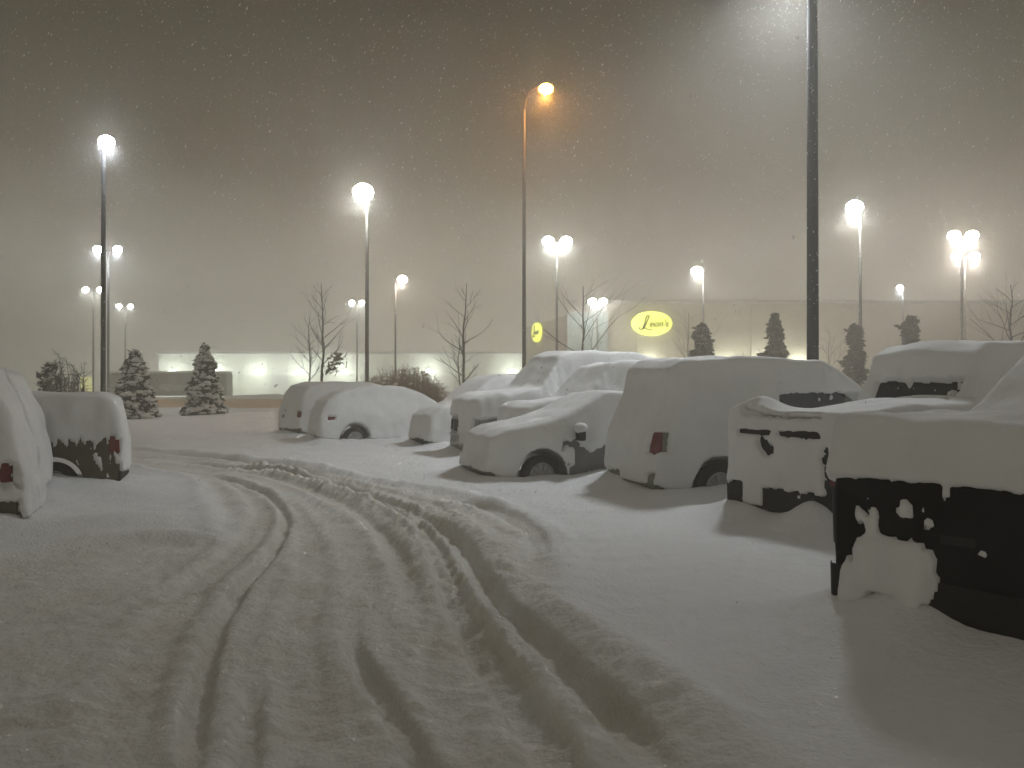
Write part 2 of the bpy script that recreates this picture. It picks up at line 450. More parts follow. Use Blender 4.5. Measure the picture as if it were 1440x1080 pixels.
# ------------------------------------------------------------------ buildings
def long_building():
    d = 130.0; x0 = (225 - 720) / F * d; x1 = 3.5; zt = 6.65; zb = gz(-20, d) - 0.4
    t = thing('warehouse', 'long low white warehouse with a row of glowing wall lamps beyond the road', 'building', (0, d, 0))
    w = (x1 - x0); c = (x0 + x1) / 2
    MB().box((c, 15, (zb + 3.5) / 2), (w, 30, 3.5 - zb)).build('lower_wall', M['wall_l'], t)
    b = MB().box((c, 15, (3.5 + zt) / 2 + 0.001), (w + 0.3, 30.3, zt - 3.5))
    for k in range(int(w / 3)):                                             # standing seams of the cladding
        b.box((x0 + 1.5 + 3 * k, -0.17, (3.5 + zt) / 2), (0.08, 0.05, zt - 3.5 - 0.1))
    b.build('upper_wall', M['wall_w'], t)
    MB().box((c, 15, zt + 0.13), (w + 0.8, 30.8, 0.25), bev=0.08).build('roof_edge', M['trim'], t)
    MB().box((c, 15, zt + 0.37), (w + 0.6, 30.6, 0.22), bev=0.08).build('roof_snow', M['snow'], t)
    for px in (244, 304, 364, 424, 484, 604, 720):
        x = (px - 720) / F * d; z = CAM_H + (HOR - 522) / F * d
        f = MB().box((x, -0.28, z + 0.46), (0.5, 0.20, 0.12), bev=0.05).build('wall_lamp', M['pole_dark'], t)
        g = MB()
        n = 10
        vs = []; fs = []
        for i in range(5):
            a = math.pi / 2 * i / 4
            for k in range(n + 1):
                bth = math.pi * k / n
                vs.append((x + 0.62 * math.cos(bth) * math.cos(a * 0.95), -0.2 - 0.5 * math.sin(bth) * math.cos(a * 0.95), z - 0.25 + 0.60 * math.sin(a)))
        for i in range(4):
            for k in range(n): fs.append((i*(n+1)+k, i*(n+1)+k+1, (i+1)*(n+1)+k+1, (i+1)*(n+1)+k))
        g.add(vs, fs); g.build('lens', M['lens_g'], f, True)
        ld = bpy.data.lights.new('wall_lamp_light', 'POINT'); ld.energy = 1000; ld.color = (0.94, 1.0, 0.92); ld.shadow_soft_size = 0.35
        lo = bpy.data.objects.new('wall_lamp_light', ld); lo.location = (x, -2.6, z - 0.2); link(lo, f)
    for px in (392, 628):
        x = (px - 720) / F * d
        MB().box((x, -0.06, zb + 1.7), (2.6, 0.12, 3.4)).build('loading_door', M['trim'], t)
long_building()

def ellipse(a, b, n, dep, mt, name, parent, loc, rot):
    vs = []; fs = []
    for y in (0, -dep):
        for k in range(n):
            an = 2 * math.pi * k / n; vs.append((a * math.cos(an), y, b * math.sin(an)))
    fs.append(tuple(range(n))[::-1]); fs.append(tuple(n + k for k in range(n)))
    for k in range(n): fs.append((k, (k + 1) % n, n + (k + 1) % n, n + k))
    o = mesh_np(name, vs, fs, mt, parent, False); o.location = loc; o.rotation_euler = (0, 0, rot); 
    bm = bmesh.new(); bm.from_mesh(o.data); bmesh.ops.recalc_face_normals(bm, faces=bm.faces); bm.to_mesh(o.data); bm.free()
    return o

def lettering(sign, a, dep):
    """script L with the smaller slanted letters eon's"""
    P = [(-0.66,-0.30),(-0.72,-0.44),(-0.60,-0.53),(-0.47,-0.42),(-0.33,-0.05),(-0.22,0.40),(-0.14,0.64),(-0.24,0.70),(-0.33,0.50),(-0.38,0.15),(-0.46,-0.25),(-0.55,-0.50),(-0.36,-0.40),(-0.18,-0.55),(-0.02,-0.54),(0.05,-0.46)]
    Q = [2*np.array(P[0])-np.array(P[1])] + [np.array(p) for p in P] + [2*np.array(P[-1])-np.array(P[-2])]
    pts = []
    for i in range(1, len(Q) - 2):
        for k in range(6):
            t = k / 6; A, B, C, D = Q[i-1], Q[i], Q[i+1], Q[i+2]
            pts.append(0.5*((2*B)+(C-A)*t+(2*A-5*B+4*C-D)*t*t+(3*B-A-3*C+D)*t**3))
    b = MB()
    b.tube([(p[0] * a * 0.97, -dep - 0.03, p[1] * a * 0.62) for p in pts], a * 0.036, 6)
    cu = bpy.data.curves.new('letters', 'FONT'); cu.body = "eon's"; cu.size = a * 0.52; cu.shear = 0.28; cu.extrude = 0.04; cu.offset = a * 0.012
    tmp = bpy.data.objects.new('letters', cu); S.collection.objects.link(tmp)
    dg = bpy.context.evaluated_depsgraph_get(); me = bpy.data.meshes.new_from_object(tmp.evaluated_get(dg))
    vs = [(v.co.x + (-0.17 * a), -dep - 0.03 - v.co.z, v.co.y - 0.17 * a) for v in me.vertices]
    b.add(vs, [tuple(p.vertices) for p in me.polygons])
    bpy.data.objects.remove(tmp); bpy.data.meshes.remove(me)
    return b.build('lettering', M['sign_t'], sign)

def store():
    d = 95.0
    t = thing('furniture_store', 'tall pale store building with floodlit front behind the parked cars', 'building', (10.5, d, 0))
    zb = gz(14, d) - 0.5
    def loc(p): return (p[0] - 10.5, p[1] - d, p[2])
    MB().box(loc((43.5, d + 20, (zb + 10.9) / 2)), (66, 40, 10.9 - zb)).build('front_wall', M['wall_s'], t)
    MB().box(loc((43.5, d + 20, 11.1)), (66.5, 40.5, 0.4), bev=0.1).build('parapet', M['trim'], t)
    for k in range(10): MB().box(loc((14 + 6.4 * k, d - 0.05, (zb + 10.8) / 2)), (0.35, 0.14, 10.6 - zb)).build('pilaster', M['wall_s'], t)
    g = MB().box(loc((8.3, d + 2, (zb + 9.9) / 2)), (4.4, 7, 9.9 - zb)); g.build('entrance_glazing', M['glaz'], t)
    fr = MB()
    for k in range(4): fr.box(loc((6.12 + 1.46 * k, d - 1.55, (zb + 9.9) / 2)), (0.14, 0.12, 9.9 - zb))
    for z in (2.6, 5.0, 7.5, 9.8): fr.box(loc((8.3, d - 1.57, z)), (4.5, 0.1, 0.16))
    fr.build('glazing_frame', M['trim'], t)
    p0 = Vector((6.05, d, 0)); p1 = Vector((1.4, d + 20.5, 0)); v = (p1 - p0); an = math.atan2(v.y, v.x)
    mid = (p0 + p1) / 2 + Vector((-v.y, v.x, 0)).normalized() * -3.0
    MB().box(loc((mid.x, mid.y, (zb + 9.6) / 2)), (v.length, 6, 9.6 - zb), an).build('side_wall', M['wall_s'], t)
    for px in (768, 790):
        q = p0 + v * (0.25 if px == 790 else 0.52) - Vector((-v.y, v.x, 0)).normalized() * -0.02
        n = Vector((v.y, -v.x, 0)).normalized() * -0.06
        MB().box(loc((q.x + n.x, q.y + n.y, 2.9)), (3.0, 0.1, 5.0), an).build('display_window', M['wall_w'], t)
    # floodlights along the foot of the wall
    for px in (912, 1020, 1068, 1122):
        x = (px - 720) / F * d
        zz = 3.6
        f = MB().box(loc((x, d - 1.0, zz)), (0.7, 0.35, 0.3), bev=0.05)
        f.box(loc((x, d - 0.5, zz)), (0.1, 0.9, 0.1)); f = f.build('floodlight', M['pole_dark'], t)
        MB().box(loc((x, d - 0.95, zz + 0.24)), (0.9, 0.5, 0.2), bev=0.08).build('lens', M['lens_g'], f)
        ld = bpy.data.lights.new('floodlight_beam', 'POINT'); ld.energy = 330; ld.color = (0.95, 1.0, 0.82); ld.shadow_soft_size = 0.3
        lo = bpy.data.objects.new('floodlight_beam', ld); lo.location = loc((x, d - 1.1, zz + 0.75)); link(lo, f)
    dep = 0.3
    c = at(916, 455, d - 0.12)
    s = thing('oval_store_sign', 'large yellow oval lit sign facing the lot on the front wall of the store', 'sign', c, 0, 'lit oval store signs')
    ellipse(2.25, 1.35, 48, dep, M['sign_y'], 'sign_face', s, (0, 0, 0), 0)
    lettering(s, 2.0, dep)
    sy = 107.0; c = at(757, 467, sy); n = Vector((v.y, -v.x, 0)).normalized() * -1
    q = p0 + v * ((sy - d) / v.y); 
    nrm = Vector((-v.y, v.x, 0)).normalized()
    if nrm.y > 0: nrm = -nrm
    s = thing('oval_store_sign', 'narrow looking yellow oval lit sign on the side wall of the store', 'sign', (q.x + nrm.x * 0.1, q.y + nrm.y * 0.1, c.z), math.atan2(-v.y, -v.x) , 'lit oval store signs')
    # face the sign along nrm (its front is local -Y)
    s.rotation_euler.z = math.atan2(nrm.x, -nrm.y)
    ellipse(2.0, 1.2, 40, dep, M['sign_y'], 'sign_face', s, (0, 0, 0), 0)
    lettering(s, 1.8, dep)
store()

def trailer():
    d = 112.0; x0 = (160 - 720) / F * d; x1 = (323 - 720) / F * d; g = gz(-45, d)
    t = thing('semi_trailer', 'long grey box trailer with white oval markings parked before the warehouse', 'trailer', ((x0 + x1) / 2, d, g))
    w = x1 - x0
    MB().box((0, 0, 1.95 - g), (w, 2.5, 2.9), bev=0.05).build('box_body', M['trailer'], t)
    MB().box((0, 0, 3.55 - g), (w - 0.1, 2.5, 0.3), bev=0.1).build('roof_snow', M['snow'], t)
    for px, a in ((213, 0.85), (311, 0.85)):
        ellipse(a, 0.42, 20, 0.03, M['white_mark'], 'oval_marking', t, ((px - 720) / F * d - (x0 + x1) / 2, -1.252, 1.45 - g), 0)
    b = MB()
    for k in range(5): b.box(((248 - 720) / F * d - (x0 + x1) / 2, -1.26, 2.0 + 0.25 * k - g), (0.9, 0.02, 0.10))
    b.blob(((240 - 720) / F * d - (x0 + x1) / 2, -1.25, 1.6 - g), (0.9, 0.02, 0.5), 3); b.blob(((256 - 720) / F * d - (x0 + x1) / 2, -1.25, 1.55 - g), (1.0, 0.02, 0.42), 5)
    b.build('pale_emblem', M['pale_mark'], t)
    for x in (-w / 2 + 1.6, -w / 2 + 2.9, w / 2 - 3):
        MB().lathe([(0.3, -0.15), (0.5, -0.13), (0.5, 0.13), (0.3, 0.15)], 16, Matrix.Translation((x, -0.9, 0.5)) @ Matrix.Rotation(math.pi / 2, 4, 'X')).build('wheel', M['rubber'], t)
trailer()
p = at(122, 540, 100)
t = thing('advertising_panel', 'pale yellow lit panel glimpsed left of the grey trailer', 'panel', (p.x, p.y, gz(p.x, p.y)))
MB().box((0, 0, p.z - gz(p.x, p.y)), (1.5, 0.25, 1.7), bev=0.08).build('panel_face', M['pan_y'], t)
MB().tube([(0, 0.2, -0.3), (0, 0.2, 2.4)], 0.1, 8).build('post', M['pole_grey'], t)

# ------------------------------------------------------------------ lamp posts
LAMPS = []
def shoebox(t, x, y, z, lens, energy, col, scale=1.0, ang=0.0, cone=174):
    h = MB().box((x, y, z + 0.12 * scale), (0.40 * scale, 0.36 * scale, 0.10 * scale), ang, 0.03)
    h.box((x, y, z + 0.24 * scale), (0.22 * scale, 0.2 * scale, 0.16), ang, 0.02)
    h = h.build('lamp_head', M['pole_dark'], t)
    MB().blob((x, y, z + 0.05 * scale), (0.31 * scale, 0.28 * scale, 0.26 * scale), 1, 3, 0.0).build('lens', lens, h, True)
    ld = bpy.data.lights.new('lamp_light', 'SPOT'); ld.energy = energy; ld.color = col; ld.shadow_soft_size = 0.22 if cone > 150 else 0.75
    ld.spot_size = R(cone); ld.spot_blend = 0.3 if cone > 150 else 0.6
    lo = bpy.data.objects.new('lamp_light', ld); lo.location = (x, y, z - 0.28 * scale); link(lo, h)
    LAMPS.append((t.location.x + x, t.location.y + y, t.location.z + z - 0.08 * scale))

def lamp_post(label, px_pole, py, d, heads, mt='pole_grey', rad=0.09, lens='lens_w', col=(0.96, 1.0, 0.88), k=1.0, scale=1.0, cone=174, back=-0.12):
    p = at(px_pole, py, d); g = gz(p.x, p.y)
    t = thing('lamp_post', label, 'lamp post', (p.x, p.y, g), 0, 'car park lamp posts')
    H = p.z - g
    MB().tube([(0, 0, -0.3), (0, 0, H * 0.5), (0, 0, H + 0.05)], [rad, rad * 0.92, rad * 0.8], 12).build('pole', M[mt], t, True)
    MB().box((0, 0, 0.28), (rad * 4.2, rad * 4.2, 0.75), 0, 0.06).build('base', M['pole_grey'], t)
    for hx in heads:
        x = (hx - px_pole) / F * d
        arm = MB().tube([(0, 0, H), (x + 0.001, back if abs(back) > 0.2 else 0, H + 0.05)], 0.05, 6).build('arm', M[mt], t)
        shoebox(t, x, back, H, M[lens], LAMP_W * k / (0.5 + 0.5 * len(heads)), col, scale, 0.0, cone)
    return t
lamp_post('dark square lamp post rising tall at right, its head above the picture', 1143, -110, 18.0, (1143,), 'pole_dark', 0.128, col=(0.88, 0.94, 1.0), k=3.6, cone=142, back=1.7)
lamp_post('dark lamp post with one bright bluish head behind the left car', 145, 202, 34.3, (151,), 'pole_dark', 0.10, 'lens_b', (0.86, 0.92, 1.0), 0.3)
lamp_post('grey lamp post with the big white glare standing between the bare trees', 516, 273, 43.2, (511,), 'pole_grey', 0.105, k=0.6, scale=1.7)
lamp_post('faint twin headed lamp post just right of the dark left post', 152, 352, 61, (138, 166), k=0.8, lens='lens_b', col=(0.88, 0.94, 1.0))
lamp_post('faint twin headed lamp post peeking out left of the dark left post', 131, 408, 86, (121, 141), k=0.6)
lamp_post('lowest twin headed lamp post on the left above the snowy conifer', 176, 431, 103, (168, 184), k=0.6)
lamp_post('small twin headed lamp post close beside the big glare pole', 502, 426, 99, (495, 509), k=0.6)
lamp_post('lamp post with a single warm pinkish head above the russet bush', 556, 394, 78, (566,), k=0.9, lens='lens_p', col=(1.0, 0.84, 0.70), scale=1.4)
lamp_post('twin headed white lamp post right of the tall orange street light', 783, 341, 57.6, (771, 796), k=1.0, scale=1.3)
lamp_post('twin headed lamp post glowing in front of the store entrance', 840, 425, 90, (833, 848), k=0.7, scale=1.4)
lamp_post('lamp post with one white head over the yellow oval store sign', 989, 383, 72.6, (980,), k=0.9, scale=1.6, col=(1.0, 0.98, 0.92))
lamp_post('lamp post with one big white head right of the thick dark post', 1210, 294, 46.9, (1201,), k=1.3, scale=1.5, col=(1.0, 0.97, 0.90))
lamp_post('smallest single bluish lamp post between two white glares on the right', 1270, 405, 86, (1265,), k=0.6, lens='lens_b', col=(0.85, 0.92, 1.0))
lamp_post('taller of the two twin headed pinkish lamp posts at far right', 1353, 333, 55.5, (1341, 1366), k=1.0, lens='lens_p', col=(1.0, 0.90, 0.82), scale=1.3)
lamp_post('lower of the two twin headed pinkish lamp posts at far right', 1357, 362, 64, (1345, 1369), k=1.0, lens='lens_p', col=(1.0, 0.90, 0.82), scale=1.3)

def street_light():
    d = 40.0; p = at(737, 123, d); g = gz(p.x, p.y); H = p.z - g
    t = thing('street_light', 'tall thin street light with a curved arm and orange sodium head', 'street light', (p.x, p.y, g))
    MB().tube([(0, 0, -0.3), (0, 0, H * 0.5), (0, 0, H - 1.0)], [0.10, 0.085, 0.065], 10).build('pole', M['pole_grey'], t, True)
    e = 30 / F * d
    MB().tube([(0, 0, H - 1.0), (0.06, 0, H - 0.55), (0.25, 0, H - 0.2), (e * 0.5, 0, H), (e - 0.3, 0, H + 0.06)], [0.06, 0.055, 0.05, 0.045, 0.04], 8).build('arm', M['pole_grey'], t, True)
    h = MB().blob((e, 0, H + 0.1), (0.42, 0.18, 0.13), 2, 2, 0.05).build('lamp_head', M['pole_grey'], t, True)
    MB().blob((e + 0.03, 0, H - 0.04), (0.36, 0.30, 0.26), 1, 2, 0).build('lens', M['lens_o'], h, True)
    ld = bpy.data.lights.new('lamp_light', 'SPOT'); ld.energy = 1200; ld.color = (1.0, 0.42, 0.08); ld.shadow_soft_size = 0.2
    ld.spot_size = R(174); ld.spot_blend = 0.3
    lo = bpy.data.objects.new('lamp_light', ld); lo.location = (e, 0, H - 0.33); link(lo, h)
    LAMPS.append((t.location.x + e, t.location.y, t.location.z + H - 0.08))
street_light()

# ------------------------------------------------------------------ trees and shrubs
def branch(mb, sb, p, dirv, length, r, depth, rnd, spread=0.6, up=0.25, snow=0.6):
    n = 4; pts = [p]; d = dirv.normalized()
    for i in range(n):
        d = (d + Vector((rnd.gauss(0, .09), rnd.gauss(0, .09), up * 0.12 + rnd.gauss(0, .06)))).normalized()
        pts.append(pts[-1] + d * (length / n))
    rad = [r * (1 - 0.55 * i / n) for i in range(n + 1)]
    mb.tube(pts, rad, 5 if r > 0.02 else 3, False)
    if depth == 0 or r < 0.006: return
    for k in range(rnd.choice((2, 3, 3)) if depth > 1 else 3):
        i = rnd.randint(1, n); a = rnd.uniform(0, 2 * math.pi)
        side = d.orthogonal().normalized(); side.rotate(Matrix.Rotation(a, 3, d))
        nd = (d + side * rnd.uniform(spread * 0.7, spread * 1.4)).normalized(); nd.z += up * 0.3
        branch(mb, sb, pts[i], nd, length * rnd.uniform(0.45, 0.7), rad[i] * 0.62, depth - 1, rnd, spread, up, snow)

def bare_tree(label, px, py_top, d, trunk_frac, nb, seed, spread=0.55, lean=0.0, rt=0.07, nest=False, wide=1.0):
    rnd = random.Random(seed)
    x = (px - 720) / F * d; g = gz(x, d); H = CAM_H + (HOR - py_top) / F * d - g
    t = thing('bare_tree', label, 'tree', (x, d, g), 0, 'bare trees around the lot')
    tops = [Vector((0, 0, -0.2))]
    n = 9
    for i in range(1, n + 1):
        tops.append(Vector((lean * (i / n) ** 1.5 * H + rnd.gauss(0, 0.035), rnd.gauss(0, 0.03), H * i / n)))
    rad = [rt * (1 - 0.88 * (i / n)) + 0.006 for i in range(n + 1)]
    MB().tube(tops, rad, 7).build('trunk', M['bark'], t, True)
    mb = MB(); sb = MB()
    for k in range(nb):
        f = trunk_frac + (0.95 - trunk_frac) * (k + rnd.random() * 0.6) / nb
        i = min(n - 1, int(f * n)); q = f * n - i; p = tops[i].lerp(tops[i + 1], q)
        a = k * 2.4 + rnd.random()
        el = rnd.uniform(0.35, 0.9)
        dv = Vector((math.cos(a) * math.cos(el), math.sin(a) * math.cos(el), math.sin(el)))
        branch(mb, sb, p, dv, H * wide * (0.30 * (1 - f) + 0.10) * rnd.uniform(0.8, 1.25), rt * 0.5 * (1 - 0.7 * f), 3, rnd, spread)
    mb.build('branches', M['bark'], t, True)
    if nest:
        b = MB()
        for k in range(70):
            c = Vector((rnd.gauss(0, .17), rnd.gauss(0, .12), rnd.gauss(0, .14)))
            c += Vector((0.42, 0, 2.0)) if k % 2 else Vector((0.75, 0, 2.42))
            v = [c + Vector((rnd.gauss(0, .09), rnd.gauss(0, .09), rnd.gauss(0, .09))) for _ in range(4)]
            b.add(v, [(0, 1, 2, 3)])
        b.build('leaf_clump', M['leaf'], t)
bare_tree('tall slender bare tree with a clump of dead leaves low on its right side', 453, 398, 40, 0.35, 15, 3, 0.5, 0.0, 0.075, True)
bare_tree('shorter fine twigged bare tree close left of the tree with dead leaves', 435, 445, 43, 0.35, 14, 5, 0.6, 0.0, 0.06, wide=1.1)
bare_tree('tall bare tree leaning right, with few side branches, behind the middle cars', 650, 398, 38, 0.22, 13, 8, 0.5, 0.03, 0.075)
bare_tree('short bushy bare tree right beside the leaning bare tree', 646, 468, 41, 0.3, 13, 12, 0.6, -0.01, 0.05, wide=1.1)
bare_tree('wide forking bare tree standing in front of the store entrance', 820, 402, 34, 0.42, 9, 21, 0.5, 0.0, 0.07, wide=1.7)
bare_tree('faint bare tree with fine twigs between the oval sign and the first topiary', 968, 440, 55, 0.3, 14, 25, 0.6, 0.0, 0.06, wide=1.3)
bare_tree('bare tree with spreading limbs at the far right edge', 1424, 400, 40, 0.35, 13, 33, 0.5, -0.01, 0.085, wide=1.5)
bare_tree('thin fuzzy bare tree just right of the thick dark lamp post', 1166, 462, 60, 0.4, 12, 36, 0.6, 0.0, 0.05, wide=1.3)

def conifer(label, px, py_base, py_top, d, prof, needle, snowiness, seed, group, n=420, name='conifer', twist=0.0):
    """prof: (height fraction, radius in m)"""
    rnd = random.Random(seed)
    x = (px - 720) / F * d; zb = CAM_H + (HOR - py_base) / F * d; g = gz(x, d)
    if py_base > 560: zb = g
    H = CAM_H + (HOR - py_top) / F * d - zb
    t = thing(name, label, 'tree', (x, d, zb), 0, group)
    MB().tube([(0, 0, g - zb - 0.3), (0, 0, H * 0.5), (0, 0, H * 1.02)], [0.07, 0.05, 0.008], 7).build('trunk', M['bark'], t, True)
    hs = [q[0] for q in prof]; rs = [q[1] for q in prof]
    cr = MB(); sn = MB()
    for k in range(n):
        f = 1 - (1 - (k + 0.5) / n) ** 0.62 if True else 0
        f = min(0.985, max(0.01, rnd.random() ** 1.25))
        rr = float(np.interp(f, hs, rs)); a = rnd.uniform(0, 2 * math.pi)
        off = twist * math.cos(a - f * 11)
        rr *= (1 + off) * rnd.uniform(0.72, 1.10)
        c = Vector((rr * math.cos(a), rr * math.sin(a), f * H - 0.10 * rr))
        sz = 0.10 + 0.11 * rr / max(rs) + 0.03 * rnd.random()
        out = Vector((math.cos(a), math.sin(a), 0)); tan = Vector((-math.sin(a), math.cos(a), 0))
        for j in range(7):                                     # needle sprays hang out and down
            q = c + tan * rnd.gauss(0, sz * 0.6) + out * rnd.gauss(-sz * 0.4, sz * 0.5) + Vector((0, 0, rnd.gauss(-0.02, sz * 0.4)))
            dv = (out * rnd.uniform(0.4, 1) + tan * rnd.gauss(0, .5) + Vector((0, 0, rnd.uniform(-0.7, 0.3)))).normalized() * sz
            w = dv.cross(Vector((rnd.gauss(0, 1), rnd.gauss(0, 1), rnd.gauss(0, 1)))).normalized() * sz * 0.42
            cr.add([q - dv * 0.6 - w * .5, q - dv * .6 + w * .5, q + dv * .2 + w, q + dv, q + dv * .2 - w], [(0, 1, 2, 3, 4)])
        if rnd.random() < snowiness:
            sn.blob(c + out * sz * 0.25 + Vector((0, 0, sz * 0.42)), (sz * rnd.uniform(.45, .95), sz * rnd.uniform(.45, .95), sz * rnd.uniform(.25, .5)), k, 2, 0.55)
    # inner mass so that the crown is not see-through
    for k in range(n):
        f = rnd.random() * 0.96; rr = float(np.interp(f, hs, rs)) * 0.55; a = rnd.uniform(0, 6.28); sz = 0.2
        c = Vector((rr * math.cos(a), rr * math.sin(a), f * H))
        v = [c + Vector((rnd.gauss(0, sz), rnd.gauss(0, sz), rnd.gauss(0, sz * 0.7))) * (0.3 + rr) for _ in range(4)]
        cr.add(v, [(0, 1, 2, 3)])
    cr.build('crown', M[needle], t)
    if sn.v: sn.build('snow', M['snow_far'], t, True)
CP = [(0, 0.72), (0.06, 0.74), (0.25, 0.62), (0.45, 0.55), (0.55, 0.40), (0.7, 0.36), (0.78, 0.30), (0.88, 0.16), (1, 0.03)]
CP2 = [(0, 0.70), (0.05, 0.80), (0.2, 0.62), (0.4, 0.52), (0.55, 0.38), (0.66, 0.30), (0.74, 0.36), (0.82, 0.24), (0.92, 0.08), (1, 0.015)]
conifer('snow laden conifer just right of the dark left lamp post', 190, 586, 494, 36, CP, 'needle', 0.62, 1, 'snowy conifers on the island', 620)
conifer('snow laden conifer standing farther right, before the long warehouse', 288, 583, 486, 38, CP2, 'needle', 0.60, 2, 'snowy conifers on the island', 620)
SP = 'topiary trees behind the right row of cars'
conifer('squat bronze topiary next to the faint bare tree, right of the oval sign', 988, 520, 457, 38, [(0, 0.281), (0.3, 0.292), (0.45, 0.202), (0.6, 0.191), (0.75, 0.214), (0.9, 0.112), (1, 0.017)], 'needle_brown', 0.0, 3, SP, 460, 'topiary_tree', 0.25)
conifer('tiered pointed bronze topiary close left of the thick dark lamp post', 1090, 525, 441, 38, [(0, 0.309), (0.28, 0.348), (0.4, 0.326), (0.5, 0.14), (0.58, 0.123), (0.66, 0.225), (0.74, 0.202), (0.82, 0.112), (0.9, 0.045), (1, 0.011)], 'needle_brown', 0.0, 4, SP, 460, 'topiary_tree', 0.2)
conifer('slim bronze topiary with a knob on top just right of the thick dark lamp post', 1203, 530, 457, 40, [(0, 0.281), (0.3, 0.258), (0.42, 0.247), (0.52, 0.135), (0.6, 0.123), (0.7, 0.191), (0.85, 0.202), (0.95, 0.112), (1, 0.045)], 'needle_brown', 0.0, 5, SP, 460, 'topiary_tree', 0.25)
conifer('blunt bronze topiary rising over the snowy pickup cab', 1281, 530, 445, 40, [(0, 0.281), (0.35, 0.258), (0.5, 0.225), (0.58, 0.146), (0.68, 0.168), (0.82, 0.214), (0.94, 0.146), (1, 0.056)], 'needle_brown', 0.0, 6, SP, 460, 'topiary_tree', 0.2)

def twig_bush(label, px, d, rx, H, n, mt, seed, snow=30, zb=None, name='shrub', rz=1.0):
    rnd = random.Random(seed); x = (px - 720) / F * d; g = gz(x, d)
    t = thing(name, label, 'shrub', (x, d, g))
    b = MB(); s = MB()
    for k in range(n):
        a = rnd.uniform(0, 6.28); q = math.sqrt(rnd.random()); bx, by = rx * q * math.cos(a), rx * 0.5 * q * math.sin(a)
        h = H * math.sqrt(max(0.05, 1 - 0.75 * q * q)) * rnd.uniform(0.6, 1.05)
        p = [Vector((bx * 0.6, by * 0.6, -0.1))]
        for i in range(1, 4):
            p.append(Vector((bx * (0.6 + 0.4 * i / 3) + rnd.gauss(0, .08), by * (0.6 + 0.4 * i / 3) + rnd.gauss(0, .08), h * i / 3)))
        b.tube(p, [0.022, 0.018, 0.013, 0.007], 3, False)
        for j in range(7):
            c = p[2].lerp(p[3], rnd.random()) if rnd.random() < .6 else p[1].lerp(p[2], rnd.random())
            dv = Vector((rnd.gauss(0, .2), rnd.gauss(0, .2), rnd.uniform(0.0, .3)))
            b.tube([c, c + dv], [0.013, 0.006], 3, False)
    b.build('twigs', M[mt], t)
    for k in range(snow):
        a = rnd.uniform(0, 6.28); q = math.sqrt(rnd.random()); h = H * math.sqrt(max(0.05, 1 - 0.8 * q * q)) * rnd.uniform(0.5, 0.95)
        s.blob((rx * q * math.cos(a), rx * 0.5 * q * math.sin(a) - 0.1, h), (0.16, 0.14, 0.08), k, 1, 0.4)
    if snow: s.build('snow', M['snow_far'], t, True)
twig_bush('broad russet twiggy bush behind the two left cars of the right row', 568, 46, 2.5, 2.75, 760, 'twig_red', 4, 30)
twig_bush('loose pale bush with long thin twigs at far left behind the snowy cars', 90, 36, 1.3, 2.9, 60, 'bark', 9, 0)
def dark_shrub():
    rnd = random.Random(5); p = at(72, 522, 40); g = gz(p.x, p.y)
    t = thing('evergreen_shrub', 'small dark evergreen shrub beside the thin twigs at far left', 'shrub', (p.x, p.y, g))
    c = MB(); s = MB(); h = p.z - g + 0.35
    for k in range(220):
        z = h * rnd.random() ** .8; r = 0.75 * math.sqrt(max(0.02, 1 - (z / h) ** 2)) * rnd.uniform(.5, 1.05); a = rnd.uniform(0, 6.28)
        q = Vector((r * math.cos(a), r * math.sin(a), z))
        v = [q + Vector((rnd.gauss(0, .11), rnd.gauss(0, .11), rnd.gauss(0, .09))) for _ in range(4)]; c.add(v, [(0, 1, 2, 3)])
        if k % 5 == 0: s.blob(q + Vector((0, 0, .07)), (.15, .15, .07), k, 1, .4)
    c.build('foliage', M['needle'], t); s.build('snow', M['snow_far'], t, True)
dark_shrub()

# ------------------------------------------------------------------ vehicles
def eval_mods(o):
    dg = bpy.context.evaluated_depsgraph_get()
    me = bpy.data.meshes.new_from_object(o.evaluated_get(dg)); return me
def remesh(V, faces, voxel, it, quads=None):
    o = mesh_np('tmp', V, faces, quads=quads)
    bm = bmesh.new(); bm.from_mesh(o.data); bmesh.ops.remove_doubles(bm, verts=bm.verts, dist=1e-4); bmesh.ops.recalc_face_normals(bm, faces=bm.faces); bm.to_mesh(o.data); bm.free()
    m = o.modifiers.new('r', 'REMESH'); m.mode = 'VOXEL'; m.voxel_size = voxel
    if it:
        m2 = o.modifiers.new('s', 'SMOOTH'); m2.factor = 0.5; m2.iterations = it
    me = eval_mods(o); old = o.data; bpy.data.objects.remove(o); bpy.data.meshes.remove(old); return me
def arrays(me):
    n = len(me.vertices); v = np.empty(n * 3, np.float32); me.vertices.foreach_get('co', v)
    no = np.empty(n * 3, np.float32); me.vertices.foreach_get('normal', no)
    return v.reshape(-1, 3).astype(float), no.reshape(-1, 3).astype(float)
def quads_of(me):
    q = np.empty(len(me.loops), np.int32); me.loops.foreach_get('vertex_index', q)
    lt = np.empty(len(me.polygons), np.int32); me.polygons.foreach_get('loop_total', lt)
    assert (lt == 4).all(); return q.reshape(-1, 4)

